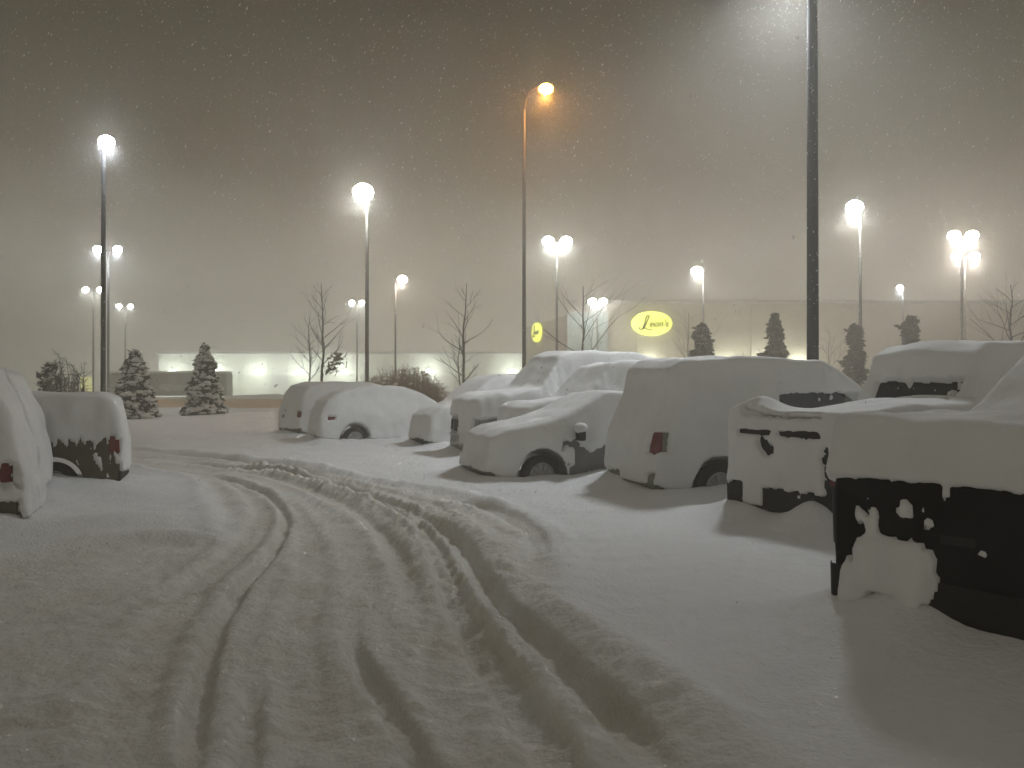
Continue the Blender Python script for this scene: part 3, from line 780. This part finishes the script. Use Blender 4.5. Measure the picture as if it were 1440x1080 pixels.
def hull(L, Wd, prof, belt, tumble, arches, zb, H, voxel, it=4, plan=0.10, plan_p=4):
    px = np.array([p[0] for p in prof]); pz = np.array([p[1] for p in prof])
    xs = np.unique(np.concatenate([np.arange(-L / 2, L / 2 + 1e-6, 0.035), px])); xs = xs[(xs >= -L / 2 - 1e-6) & (xs <= L / 2 + 1e-6)]
    NT = 14; V = []; nx = len(xs)
    u = xs / (L / 2)
    zt = np.interp(xs, px, pz)
    zbt = zb + 0.12 * np.clip((abs(u) - 0.86) / 0.14, 0, 1) ** 2
    for ax, ar, az in arches:
        m = abs(xs - ax) < ar; zbt[m] = np.maximum(zbt[m], az + np.sqrt(ar * ar - (xs[m] - ax) ** 2))
    zbt = np.minimum(zbt, zt - 0.08)
    tt = np.linspace(0, 1, NT)
    Z = zbt[:, None] + (zt - zbt)[:, None] * tt[None]
    pl = 1 - plan * abs(u) ** plan_p
    tf = np.where(Z < belt, 1 - 0.05 * ((belt - Z) / belt) ** 2, 1 - tumble * np.clip((Z - belt) / (H - belt), 0, 1.2) ** 1.15)
    Yh = Wd / 2 * pl[:, None] * tf
    X = np.repeat(xs[:, None], NT, 1)
    Vl = np.stack([X, Yh, Z], 2).reshape(-1, 3); Vr = np.stack([X, -Yh, Z], 2).reshape(-1, 3)
    i = np.arange(nx * NT).reshape(nx, NT); o = nx * NT
    q = [np.stack([i[:-1, :-1], i[1:, :-1], i[1:, 1:], i[:-1, 1:]], 2).reshape(-1, 4)]
    q.append(np.stack([i[:-1, :-1], i[:-1, 1:], i[1:, 1:], i[1:, :-1]], 2).reshape(-1, 4) + o)
    q.append(np.stack([i[:-1, -1], i[1:, -1], i[1:, -1] + o, i[:-1, -1] + o], 1))
    q.append(np.stack([i[:-1, 0], i[:-1, 0] + o, i[1:, 0] + o, i[1:, 0]], 1))
    q.append(np.stack([i[0, :-1], i[0, 1:], i[0, 1:] + o, i[0, :-1] + o], 1))
    q.append(np.stack([i[-1, :-1], i[-1, :-1] + o, i[-1, 1:] + o, i[-1, 1:]], 1))
    return remesh(np.vstack([Vl, Vr]), None, voxel, it, np.vstack(q))

def face_w(n, side):
    c = {'rear': -n[:, 0], 'front': n[:, 0], 'left': n[:, 1], 'right': -n[:, 1], 'top': n[:, 2]}[side]
    return smooth(0.30, 0.60, c)
def region(p, n, spec, noise):
    side, u0, u1, z0, z1 = spec[:5]; rag = spec[5] if len(spec) > 5 else 0.03
    u = p[:, 1] if side in ('rear', 'front') else p[:, 0]
    m = np.minimum(np.minimum(u - u0, u1 - u), np.minimum(p[:, 2] - z0, z1 - p[:, 2])) + noise * rag
    return smooth(-0.012, 0.02, m) * face_w(n, side)

def round_region(p, n, k, noise):
    side, u0, u1, z0, z1, rag = k[:6]
    u = p[:, 1] if side in ('rear', 'front') else p[:, 0]
    a = np.abs((u - (u0 + u1) / 2) / ((u1 - u0) / 2)) ** 3 + np.abs((p[:, 2] - (z0 + z1) / 2) / ((z1 - z0) / 2)) ** 3
    return np.clip(1 - a + noise * rag * 8, 0, 1) * face_w(n, side)
def drips(q, side_axis=None):
    return fbm(np.stack([q[:, 0] * 16, q[:, 1] * 16, q[:, 2] * 2.5], 1), 2)

def patch(me, p, n, spec, off, name, mt, parent):
    q = quads_of(me); c = p[q].mean(1); cn = n[q].mean(1); cn /= np.linalg.norm(cn, axis=1)[:, None] + 1e-9
    side, u0, u1, z0, z1 = spec[:5]
    u = c[:, 1] if side in ('rear', 'front') else c[:, 0]
    fc = {'rear': -cn[:, 0], 'front': cn[:, 0], 'left': cn[:, 1], 'right': -cn[:, 1], 'top': cn[:, 2], }[side]
    sel = (u > u0) & (u < u1) & (c[:, 2] > z0) & (c[:, 2] < z1) & (fc > 0.25)
    if not sel.any(): return None
    qq = q[sel]; ids, inv = np.unique(qq, return_inverse=True); inv = inv.reshape(-1, 4)
    lab = np.arange(len(ids))                                      # keep the largest connected piece
    while True:
        mn = lab[inv].min(1); nl = lab.copy(); np.minimum.at(nl, inv.ravel(), np.repeat(mn, 4))
        if (nl == lab).all(): break
        lab = nl
    fl = lab[inv[:, 0]]; v_, c_ = np.unique(fl, return_counts=True); qq = qq[fl == v_[c_.argmax()]]
    ids, inv = np.unique(qq, return_inverse=True)
    return mesh_np(name, p[ids] + n[ids] * off, None, mt, parent, quads=inv.reshape(-1, 4))

def wheel(parent, x, y, r, side, spokes=10):
    w = 0.21; m = Matrix.Translation((x, y, r)) @ Matrix.Rotation(-math.pi / 2 * side, 4, 'X')
    b = MB().lathe([(r * 0.62, -w / 2), (r * 0.9, -w / 2), (r * 0.985, -w * 0.36), (r, -w * 0.2), (r, w * 0.2), (r * 0.985, w * 0.36), (r * 0.92, w / 2), (r * 0.66, w / 2 - 0.005), (r * 0.62, w * 0.38), (r * 0.3, w * 0.2)], 40, m)
    t = b.build('wheel', M['rubber'], parent, True)
    rb = MB().lathe([(r * 0.60, w * 0.30), (r * 0.66, w * 0.52), (r * 0.62, w * 0.54), (r * 0.57, w * 0.42)], 40, m)
    rb.lathe([(0.001, w * 0.30), (0.06, w * 0.30), (0.06, w * 0.46), (0.001, w * 0.48)], 16, m)
    for k in range(spokes):
        a = 2 * math.pi * k / spokes
        c, s = math.cos(a), math.sin(a)
        rb.tube([m @ Vector((c * 0.04, s * 0.04, w * 0.42)), m @ Vector((c * r * 0.6, s * r * 0.6, w * 0.46))], [0.022, 0.016], 6)
    rb.build('rim', M['alloy'], t, False)
    return t

def mirror(parent, x, y, z, side, mt):
    b = MB().box((x, y + side * 0.14, z), (0.12, 0.22, 0.16), 0, 0.03); b.tube([(x, y - side * 0.04, z - 0.06), (x, y + side * 0.08, z - 0.03)], 0.025, 6)
    o = b.build('wing_mirror', mt, parent, True)
    MB().blob((x, y + side * 0.14, z + 0.13), (0.11, 0.15, 0.09), 3, 2, 0.2).build('snow', M['snow'], o, True)

def vehicle(key, name, label, cat, group, prof, H, belt, paint, tumble=0.22, T=0.28, side_t=0.04, wheels=((-1.4, 0.33), (1.4, 0.33)), shown=(),
            patches=(), expose=(), keep=(), voxel=0.035, mirrors=(), zb=0.27, plan=0.15, topmod=None, it=4, seed=0, plan_p=4, sit=10):
    L, Wd, (cx, cy, th) = CARS[key]
    t = thing(name, label, cat, (cx, cy, -SINK), -th + math.pi / 2, group)
    arches = [(x, r + 0.085, r - 0.01) for x, r in wheels]
    me = hull(L, Wd, prof, belt, tumble, arches, zb, H, voxel, it, plan, plan_p)
    p, n = arrays(me)
    body = bpy.data.objects.new('body', me); me.materials.append(paint); link(body, t)
    me.polygons.foreach_set('use_smooth', np.ones(len(me.polygons), bool))
    for spec, off, nm, mt in patches:
        patch(me, p, n, spec, off, nm, mt, t)
    for x, r in wheels:
        for s in (1, -1):
            if (x, s) in shown or shown == 'all':
                wheel(t, x, s * (Wd / 2 * (1 - plan * abs(2 * x / L) ** plan_p) - 0.13), r, s)
    for x, y, z, s in mirrors: mirror(t, x, y, z, s, M['plastic'])
    # ---- snow lying on it
    nz = n[:, 2]
    up = smooth(0.30, 0.75, nz)
    nn = p + np.array([cx, cy, seed * 3.7])
    Tt = T * (1 + 0.26 * fbm(nn * 0.9, 2) + 0.13 * fbm(nn * 2.6, 2))
    if topmod is not None: Tt = Tt * topmod(p)
    st = side_t * (1 + 0.85 * fbm(nn * 1.6, 2) + 0.45 * fbm(nn * 4.5, 2) + 0.4 * drips(nn))
    st = st + 0.055 * np.clip(fbm(nn * 2.3 + 9, 2), 0, 1)
    st = st * smooth(-0.75, -0.3, nz)
    kt = np.zeros(len(p))
    for k in keep: kt = np.maximum(kt, smooth(0, 0.8, round_region(p, n, k, fbm(nn * 4, 2))) * k[6] * (1 + 0.35 * drips(nn)))
    sp = p + n * (st * (1 - up) + 0.03 * up + kt)[:, None]
    sp[:, 2] += Tt * up
    sm = remesh(sp, None, voxel, sit, quads_of(me))
    q, m = arrays(sm)
    qq = q + np.array([cx, cy, seed * 3.7])
    ns = 0.55 * fbm(qq * 5, 2) + 0.5 * fbm(qq * 15, 2) + 0.7 * drips(qq)
    ex = np.zeros(len(q))
    for e in expose: ex = np.maximum(ex, region(q, m, e, ns))
    for (x, r) in wheels:                                           # arches stay free of snow where the photograph shows the wheel
        for s in (1, -1):
            if (x, s) in shown or shown == 'all':
                dd = np.hypot(q[:, 0] - x, q[:, 2] - r)
                ex = np.maximum(ex, smooth(r + 0.10, r + 0.05, dd + ns * 0.02) * smooth(0.1, 0.3, s * q[:, 1] / Wd))
    for k in keep: ex = ex * (1 - smooth(0.0, 0.12, round_region(q, m, k, fbm(qq * 4, 2) + 0.4 * drips(qq) + 0.4 * fbm(qq * 13, 2))))
    ex = ex * (1 - smooth(0.50, 0.60, fbm(np.stack([qq[:, 0] * 9, qq[:, 1] * 9, qq[:, 2] * 4.5], 1) + 50, 2)))   # small clots left on bare patches
    ex = np.maximum(ex, smooth(-0.45, -0.8, m[:, 2]))
    q = q - m * (ex * 0.11)[:, None]
    q[:, 2] += 0.002 * fbm(qq * 14, 2)
    sm.vertices.foreach_set('co', q.astype(np.float32).ravel()); sm.update()
    sm.materials.clear(); sm.materials.append(M['snow'])
    sm.polygons.foreach_set('use_smooth', np.ones(len(sm.polygons), bool))
    link(bpy.data.objects.new('snow_cover', sm), t)
    return t

RG = 'snowed in vehicles of the right row'; LG = 'snowed in vehicles of the left row'
P_pick = [(-2.75, 1.22), (-0.95, 1.22), (-0.35, 1.55), (0.05, 1.80), (0.3, 1.88), (0.95, 1.90), (1.25, 1.75), (1.75, 1.22), (2.6, 1.08), (2.75, 0.85)]
# A: black pickup at the right edge
vehicle('A', 'pickup_truck', 'black backed pickup cut by the right edge, thick snow slab on its bed', 'pickup', RG, P_pick, 1.9, 1.1, M['black'],
        T=0.33, wheels=((-1.55, 0.38), (1.75, 0.38)), shown=(), voxel=0.026, it=3, plan=0.07, plan_p=8,
        patches=((('rear', -0.95, 0.95, 0.2, 0.60), 0.035, 'bumper', M['plastic']), (('rear', -0.80, 0.80, 0.64, 1.17), 0.014, 'tailgate', M['black']), (('rear', -0.06, 0.14, 0.84, 0.91), 0.022, 'tailgate_handle', M['dark']), (('rear', 0.84, 0.94, 0.74, 1.08), 0.008, 'tail_light', M['dark']),
                 (('rear', -0.93, -0.80, 0.74, 1.08), 0.008, 'tail_light', M['red'])),
        expose=(('rear', -1.0, 1.0, 0.0, 1.19, 0.02), ('left', -2.9, -2.3, 0.0, 1.19, 0.05)), keep=(('rear', 0.14, 0.74, 0.40, 0.86, 0.07, 0.09), ('rear', 0.58, 0.80, 0.10, 0.74, 0.07, 0.07), ('rear', 0.22, 0.42, 0.05, 0.66, 0.07, 0.08), ('rear', 0.52, 0.62, 0.72, 1.02, 0.05, 0.04), ('rear', 0.30, 0.40, 0.95, 1.09, 0.13, 0.02)), seed=1, sit=6)
# B: white heaped pickup
vehicle('B', 'pickup_truck', 'snow heaped pickup with dark cab window and snow streaked tailgate beside the black one', 'pickup', RG,
        [(-2.75, 1.32), (-0.62, 1.32), (-0.52, 1.42), (-0.30, 1.84), (-0.1, 1.96), (0.95, 1.97), (1.25, 1.80), (1.75, 1.25), (2.6, 1.1), (2.75, 0.85)], 1.97, 1.15, M['dark'],
        T=0.35, wheels=((-1.5, 0.37), (1.75, 0.37)), shown=(), voxel=0.03, it=3, plan=0.07, plan_p=8,
        patches=((('rear', -0.93, 0.93, 0.2, 0.62), 0.03, 'bumper', M['plastic']), (('rear', -0.93, -0.70, 0.74, 1.12), 0.008, 'tail_light', M['red']),
                 (('rear', -0.66, 0.66, 1.32, 1.80), 0.006, 'rear_window', M['glass']), (('right', -2.75, -2.55, 0.74, 1.12), 0.008, 'tail_light', M['red'])),
        expose=(('rear', 0.60, 1.0, 0.2, 0.64, 0.05), ('rear', -1.0, 0.26, 0.2, 0.62, 0.06), ('rear', 0.14, 0.66, 1.23, 1.285, 0.025), ('rear', -0.60, 0.02, 1.22, 1.285, 0.025),
                ('rear', 0.06, 0.30, 1.02, 1.16, 0.10), ('rear', -1.0, -0.62, 0.40, 1.10, 0.09), ('rear', -0.58, 0.64, 1.44, 1.90, 0.04), ('right', -2.8, -2.45, 0.3, 1.02, 0.1)),
        topmod=lambda p: np.where(p[:, 0] < -0.45, 0.44 + 0.36 * smooth(-2.6, -0.9, p[:, 0]) - 0.55 * smooth(0.0, 0.6, p[:, 1]) * smooth(-2.3, -1.7, p[:, 0]) + 0.5 * np.exp(-((p[:, 0] + 2.5) / .25) ** 2 - ((p[:, 1] - .55) / .28) ** 2), 1.0), seed=2, sit=7)
P_van = [(-2.35, 0.55), (-2.34, 0.95), (-2.24, 1.25), (-2.06, 1.74), (-1.85, 1.88), (-0.8, 1.95), (0.45, 1.92), (0.75, 1.74), (1.55, 1.15), (2.15, 0.95), (2.33, 0.75), (2.35, 0.55)]
vehicle('C', 'minivan', 'large snow coated van with red tail light and dark side window beside the snowy pickup', 'van', RG, P_van, 1.95, 1.08, M['green_silver'],
        T=0.27, side_t=0.05, wheels=((-1.35, 0.34), (1.45, 0.34)), shown=((-1.35, -1),), voxel=0.032, tumble=0.17,
        patches=((('rear', -0.93, 0.93, 0.2, 0.56), 0.02, 'bumper', M['green_silver']), (('rear', -0.95, -0.70, 0.82, 1.18), 0.02, 'tail_light', M['red']), (('right', -2.4, -2.22, 0.82, 1.18), 0.008, 'tail_light', M['red']),
                 (('right', -0.45, 0.80, 1.22, 1.72), 0.006, 'side_window', M['glass'])),
        expose=(('rear', 0.30, 1.0, 0.2, 0.52, 0.06), ('rear', -0.95, -0.62, 0.36, 0.56, 0.06), ('rear', -1.0, -0.70, 0.86, 1.14, 0.03), ('right', -2.4, -2.16, 0.86, 1.14, 0.04), ('right', -0.38, 1.0, 1.38, 1.70, 0.03)), seed=3)
P_sed = [(-2.25, 0.6), (-2.22, 0.95), (-1.7, 1.04), (-1.1, 1.34), (-0.6, 1.44), (0.15, 1.42), (0.75, 1.10), (1.15, 0.96), (1.9, 0.82), (2.18, 0.68), (2.25, 0.5)]
vehicle('D', 'parked_car', 'low snow covered car facing left with a spoked wheel showing, in front of the van', 'car', RG, P_sed, 1.44, 0.88, M['grey'],
        T=0.24, side_t=0.05, wheels=((-1.35, 0.32), (1.35, 0.33)), shown=((1.35, 1),), voxel=0.033,
        patches=((('front', -0.9, 0.9, 0.2, 0.52), 0.015, 'bumper', M['grey']), (('left', -0.75, 0.55, 0.95, 1.34), 0.006, 'side_window', M['glass'])),
        expose=(('front', -0.95, 0.1, 0.2, 0.42, 0.06), ('left', -0.1, 0.92, 0.2, 0.52, 0.09), ('left', 0.25, 0.85, 0.45, 0.76, 0.14), ('left', 0.75, 1.0, 0.78, 0.92, 0.12)), mirrors=((0.72, 0.82, 0.98, 1),), seed=4)
P_suv = [(-2.35, 0.6), (-2.33, 1.2), (-2.1, 1.8), (-1.85, 1.88), (0.1, 1.90), (0.45, 1.80), (1.05, 1.22), (2.05, 1.10), (2.3, 0.98), (2.35, 0.6)]
vehicle('E2', 'suv', 'snow smothered tall vehicle squeezed between the low car and the big grilled truck', 'car', RG, [(x, z + (0.06 if z > 1.5 else 0)) for x, z in P_suv], 1.96, 1.1, M['silver'],
        T=0.36, side_t=0.06, wheels=((-1.4, 0.36), (1.4, 0.36)), shown=(), voxel=0.04,
        patches=((('left', 1.95, 2.3, 0.75, 0.98), 0.008, 'headlight', M['clear']),), expose=(('left', 1.2, 1.6, 0.66, 0.74, 0.1),), mirrors=((1.0, 0.86, 1.22, 1),), seed=5)
P_big = [(-2.65, 0.6), (-2.62, 1.2), (-2.45, 1.95), (-2.2, 2.12), (0.2, 2.17), (0.55, 2.05), (1.15, 1.36), (2.35, 1.24), (2.6, 1.10), (2.65, 0.55)]
vehicle('E', 'suv', 'tall snow capped truck facing left with headlight and dark grille corner showing', 'truck', RG, P_big, 2.1, 1.22, M['silver'],
        T=0.40, side_t=0.05, wheels=((-1.7, 0.37), (2.1, 0.37)), shown=((2.1, 1),), voxel=0.038,
        patches=((('front', 0.66, 1.0, 0.80, 1.06), 0.008, 'headlight', M['clear']), (('left', 2.2, 2.7, 0.80, 1.06), 0.008, 'headlight', M['clear']), (('front', -1.0, -0.62, 0.80, 1.06), 0.008, 'headlight', M['plastic']),
                 (('front', -0.58, 0.6, 0.78, 1.06), 0.006, 'grille', M['plastic']), (('front', -0.98, 0.98, 0.2, 0.48), 0.03, 'bumper', M['plastic'])),
        expose=(('front', -1.0, -0.30, 0.70, 1.14, 0.08), ('left', 2.0, 2.75, 0.84, 1.10, 0.04), ('front', 0.6, 1.0, 0.84, 1.10, 0.05), ('front', -1.0, 1.0, 0.2, 0.48, 0.06), ('front', -0.95, -0.1, 0.52, 0.68, 0.08)),
        mirrors=((0.95, 0.93, 1.42, 1), (0.95, -0.93, 1.42, -1)), seed=6)
vehicle('F', 'minivan', 'snow buried van behind the tall truck with only its nose and roof showing', 'van', RG,
        [(-x, z) for x, z in reversed([(-2.35, 0.5), (-2.3, 0.72), (-2.0, 0.92), (-1.4, 1.10), (-0.65, 1.72), (-0.3, 1.80), (1.2, 1.85), (2.0, 1.76), (2.3, 1.1), (2.35, 0.6)])], 1.85, 1.05, M['silver'],
        T=0.30, side_t=0.05, wheels=((-1.4, 0.34), (1.45, 0.34)), shown=(), voxel=0.045, patches=((('front', -0.7, 0.7, 0.25, 0.48), 0.01, 'lower_grille', M['plastic']),), expose=(('front', -0.35, 0.55, 0.2, 0.46, 0.06),), seed=7)
vehicle('G', 'hatchback', 'round backed snow covered car with wheel arch showing, left of the vehicles facing out', 'car', RG,
        [(-2.2, 0.55), (-2.18, 0.9), (-2.0, 1.15), (-1.55, 1.42), (-0.8, 1.56), (0.2, 1.56), (0.8, 1.35), (1.3, 1.0), (1.9, 0.85), (2.2, 0.55)], 1.56, 0.95, M['silver'],
        T=0.22, side_t=0.05, wheels=((-1.25, 0.33), (1.35, 0.33)), shown=((-1.25, -1),), voxel=0.042,
        patches=((('right', -2.1, -1.75, 0.86, 0.99), 0.01, 'tail_light', M['red']), (('rear', -0.9, 0.9, 0.2, 0.5), 0.01, 'bumper', M['grey'])),
        expose=(('right', -2.02, -1.82, 0.88, 0.97, 0.03), ('rear', -0.8, 0.85, 0.2, 0.36, 0.06)), seed=8)
vehicle('H', 'minivan', 'snow covered van with dark smears on its back, leftmost of the right row', 'van', RG,
        [(-2.3, 0.55), (-2.28, 0.95), (-2.15, 1.3), (-1.9, 1.58), (-1.4, 1.70), (0.3, 1.70), (0.8, 1.55), (1.5, 1.08), (2.1, 0.9), (2.3, 0.6)], 1.70, 1.0, M['grey'],
        T=0.24, side_t=0.05, wheels=((-1.3, 0.33), (1.4, 0.33)), shown=(), voxel=0.042, tumble=0.15,
        patches=((('rear', -0.9, -0.55, 0.80, 1.10), 0.01, 'tail_light', M['red']), (('rear', 0.55, 0.9, 0.80, 1.10), 0.01, 'tail_light', M['red']), (('rear', -0.9, 0.9, 0.2, 0.55), 0.012, 'bumper', M['brown'])),
        expose=(('rear', 0.20, 0.46, 0.98, 1.10, 0.09), ('rear', 0.28, 0.5, 0.82, 0.88, 0.09), ('rear', -0.84, -0.58, 0.84, 1.06, 0.08), ('rear', -0.95, 0.9, 0.2, 0.45, 0.07)), seed=9)
# left row: their left flanks face the camera, the back ends catch the light
P_suv2 = [(-2.25, 0.6), (-2.23, 1.0), (-2.12, 1.40), (-1.92, 1.76), (-1.6, 1.88), (0.2, 1.90), (0.7, 1.66), (1.3, 1.15), (2.0, 0.95), (2.25, 0.6)]
vehicle('I', 'suv', 'snow caked car cut by the left edge, nearest of the left row', 'car', LG, P_suv2, 1.90, 1.0, M['brown'],
        T=0.24, side_t=0.06, wheels=((-1.3, 0.33), (1.35, 0.33)), shown=((-1.3, 1),), voxel=0.03, tumble=0.2,
        patches=((('left', -2.3, -1.98, 0.76, 0.98), 0.01, 'tail_light', M['red']), (('rear', 0.6, 0.85, 0.76, 0.98), 0.01, 'tail_light', M['red']), (('left', -2.3, -1.7, 0.2, 0.58), 0.015, 'bumper', M['brown'])),
        expose=(('left', -2.3, -2.04, 0.72, 0.96, 0.08), ('left', -2.3, -1.0, 0.2, 0.56, 0.06)), keep=(('rear', -0.8, 0.8, 0.1, 0.8, 0.05, 0.07),), seed=10)
vehicle('K', 'hatchback', 'snow caked car squeezed between the nearest left car and the dark sided one', 'car', LG,
        [(x * 0.955, z * 0.98) for x, z in P_suv2], 1.86, 1.0, M['grey'], T=0.20, side_t=0.06, wheels=((-1.25, 0.33), (1.3, 0.33)), shown=(), voxel=0.032, tumble=0.2,
        patches=((('left', -2.2, -1.9, 0.78, 0.98), 0.01, 'tail_light', M['red']), (('rear', 0.5, 0.8, 0.78, 0.98), 0.01, 'tail_light', M['red']), (('rear', -0.8, 0.8, 0.2, 0.52), 0.015, 'bumper', M['plastic'])),
        expose=(('left', -2.25, -1.95, 0.80, 0.97, 0.05), ('rear', 0.6, 0.9, 0.80, 0.97, 0.05), ('rear', -0.8, 0.55, 0.2, 0.46, 0.06), ('left', -2.2, -1.9, 0.62, 0.74, 0.05)), seed=11)
vehicle('J', 'hatchback', 'boxy car with exposed dark lower flank and tail light, farthest of the three left cars', 'car', LG,
        [(-2.15, 0.6), (-2.13, 1.0), (-2.05, 1.42), (-1.85, 1.50), (0.2, 1.52), (0.7, 1.36), (1.3, 1.02), (1.9, 0.88), (2.15, 0.6)], 1.52, 0.95, M['brown'],
        T=0.17, side_t=0.045, wheels=((-1.25, 0.34), (1.3, 0.34)), shown=((-1.25, 1),), voxel=0.03, tumble=0.12,
        patches=((('left', -2.2, -1.98, 0.78, 1.04), 0.01, 'tail_light', M['red']), (('rear', -0.8, 0.8, 0.2, 0.52), 0.02, 'bumper', M['plastic']), (('left', -2.2, -1.66, 0.2, 0.52), 0.02, 'bumper', M['brown'])),
        expose=(('left', -2.2, -1.98, 0.80, 1.0, 0.05), ('left', -2.2, 0.4, 0.2, 0.66, 0.06), ('left', -2.1, -0.2, 0.58, 1.0, 0.17), ('rear', -0.8, 0.85, 0.2, 0.5, 0.05)), seed=12)
vehicle('L', 'parked_car', 'snow covered car roof showing over the boxy dark sided car on the left', 'car', LG, P_sed, 1.44, 0.88, M['grey'],
        T=0.30, side_t=0.05, wheels=((-1.35, 0.32), (1.35, 0.32)), voxel=0.05, seed=13)

# ------------------------------------------------------------------ falling snow and the air itself
def flake_mat():
    m = bpy.data.materials.new('falling_flake'); m.use_nodes = True; t = m.node_tree; t.nodes.clear()
    N = t.nodes.new; L = t.links.new
    o = N('ShaderNodeOutputMaterial'); mx = N('ShaderNodeMixShader'); d = N('ShaderNodeBsdfDiffuse'); tr = N('ShaderNodeBsdfTranslucent')
    n = N('ShaderNodeTexNoise'); r = N('ShaderNodeValToRGB'); r.color_ramp.elements[0].color = (0.8, 0.8, 0.8, 1); r.color_ramp.elements[1].color = (0.93, 0.93, 0.93, 1)
    L(n.outputs['Fac'], r.inputs[0]); L(r.outputs[0], d.inputs['Color']); L(r.outputs[0], tr.inputs['Color'])
    mx.inputs[0].default_value = 0.55; L(d.outputs[0], mx.inputs[1]); L(tr.outputs[0], mx.inputs[2]); L(mx.outputs[0], o.inputs['Surface'])
    return m
def falling_snow():
    r = np.random.default_rng(3)
    n = 44000
    y = 4.6 + 42 * r.random(n) ** 1.25
    x = (r.random(n) * 2 - 1) * (1.5 + y * 0.72)
    z = r.random(n) ** 0.9 * np.minimum(2.3 + 0.62 * y, 14)
    s = 0.0022 + 0.0022 * r.random(n) ** 2 + 0.00008 * y
    ok = (z > 1.5) | (r.random(n) < 0.08); x, y, z, s = x[ok], y[ok], z[ok], s[ok]
    C = [np.stack([x, y, z], 1)]; Sz = [s]
    for lx, ly, lz in LAMPS:                                      # extra flakes packed round each lamp to add a glare halo
        k = 3600 if ly > 20 else 500; v = r.normal(size=(k, 3)); v /= np.linalg.norm(v, axis=1)[:, None]
        rr = 0.22 + 3.0 * r.random(k) ** 1.4
        v[:, 2] = np.where(v[:, 2] > 0.15, -v[:, 2], v[:, 2])
        C.append(np.array([lx, ly, lz]) + v * rr[:, None]); Sz.append(0.0035 + 0.0035 * r.random(k) + 0.00005 * ly)
    c = np.vstack(C); s = np.concatenate(Sz); n = len(c)
    dv = np.stack([-0.45 + 0.25 * r.normal(size=n), 0.2 * r.normal(size=n), -1.0 * np.ones(n)], 1); dv /= np.linalg.norm(dv, axis=1)[:, None]
    a = np.cross(dv, [0, 1, 0]); a /= np.linalg.norm(a, axis=1)[:, None]; b = np.cross(dv, a)
    e = (s * (1.3 + 1.5 * r.random(n)))[:, None]; s1 = s[:, None]
    V = np.stack([c + dv * e, c - dv * e, c + a * s1, c + b * s1, c - a * s1, c - b * s1], 1).reshape(-1, 3)
    f = np.array([(0, 2, 3), (0, 3, 4), (0, 4, 5), (0, 5, 2), (1, 3, 2), (1, 4, 3), (1, 5, 4), (1, 2, 5)])
    Q = (np.arange(n)[:, None, None] * 6 + f[None]).reshape(-1, 3)
    o = mesh_np('falling_snow', V, None, flake_mat(), quads=Q)
    tag(o, 'wind driven snowflakes falling through the air over the lot', None, None, 'stuff')
falling_snow()

def haze():
    o = MB().box((0, 112, 8.6), (400, 270, 21)).build('haze', None)
    m = bpy.data.materials.new('snow_haze'); m.use_nodes = True; t = m.node_tree
    t.nodes.remove(t.nodes['Principled BSDF'])
    v = t.nodes.new('ShaderNodeVolumePrincipled')
    v.inputs['Color'].default_value = (0.95, 0.92, 0.83, 1); v.inputs['Density'].default_value = HAZE; v.inputs['Anisotropy'].default_value = 0.5
    t.links.new(v.outputs[0], t.nodes['Material Output'].inputs['Volume'])
    o.data.materials.append(m)
    tag(o, 'thick air full of drifting snow', None, None, 'stuff')
haze()
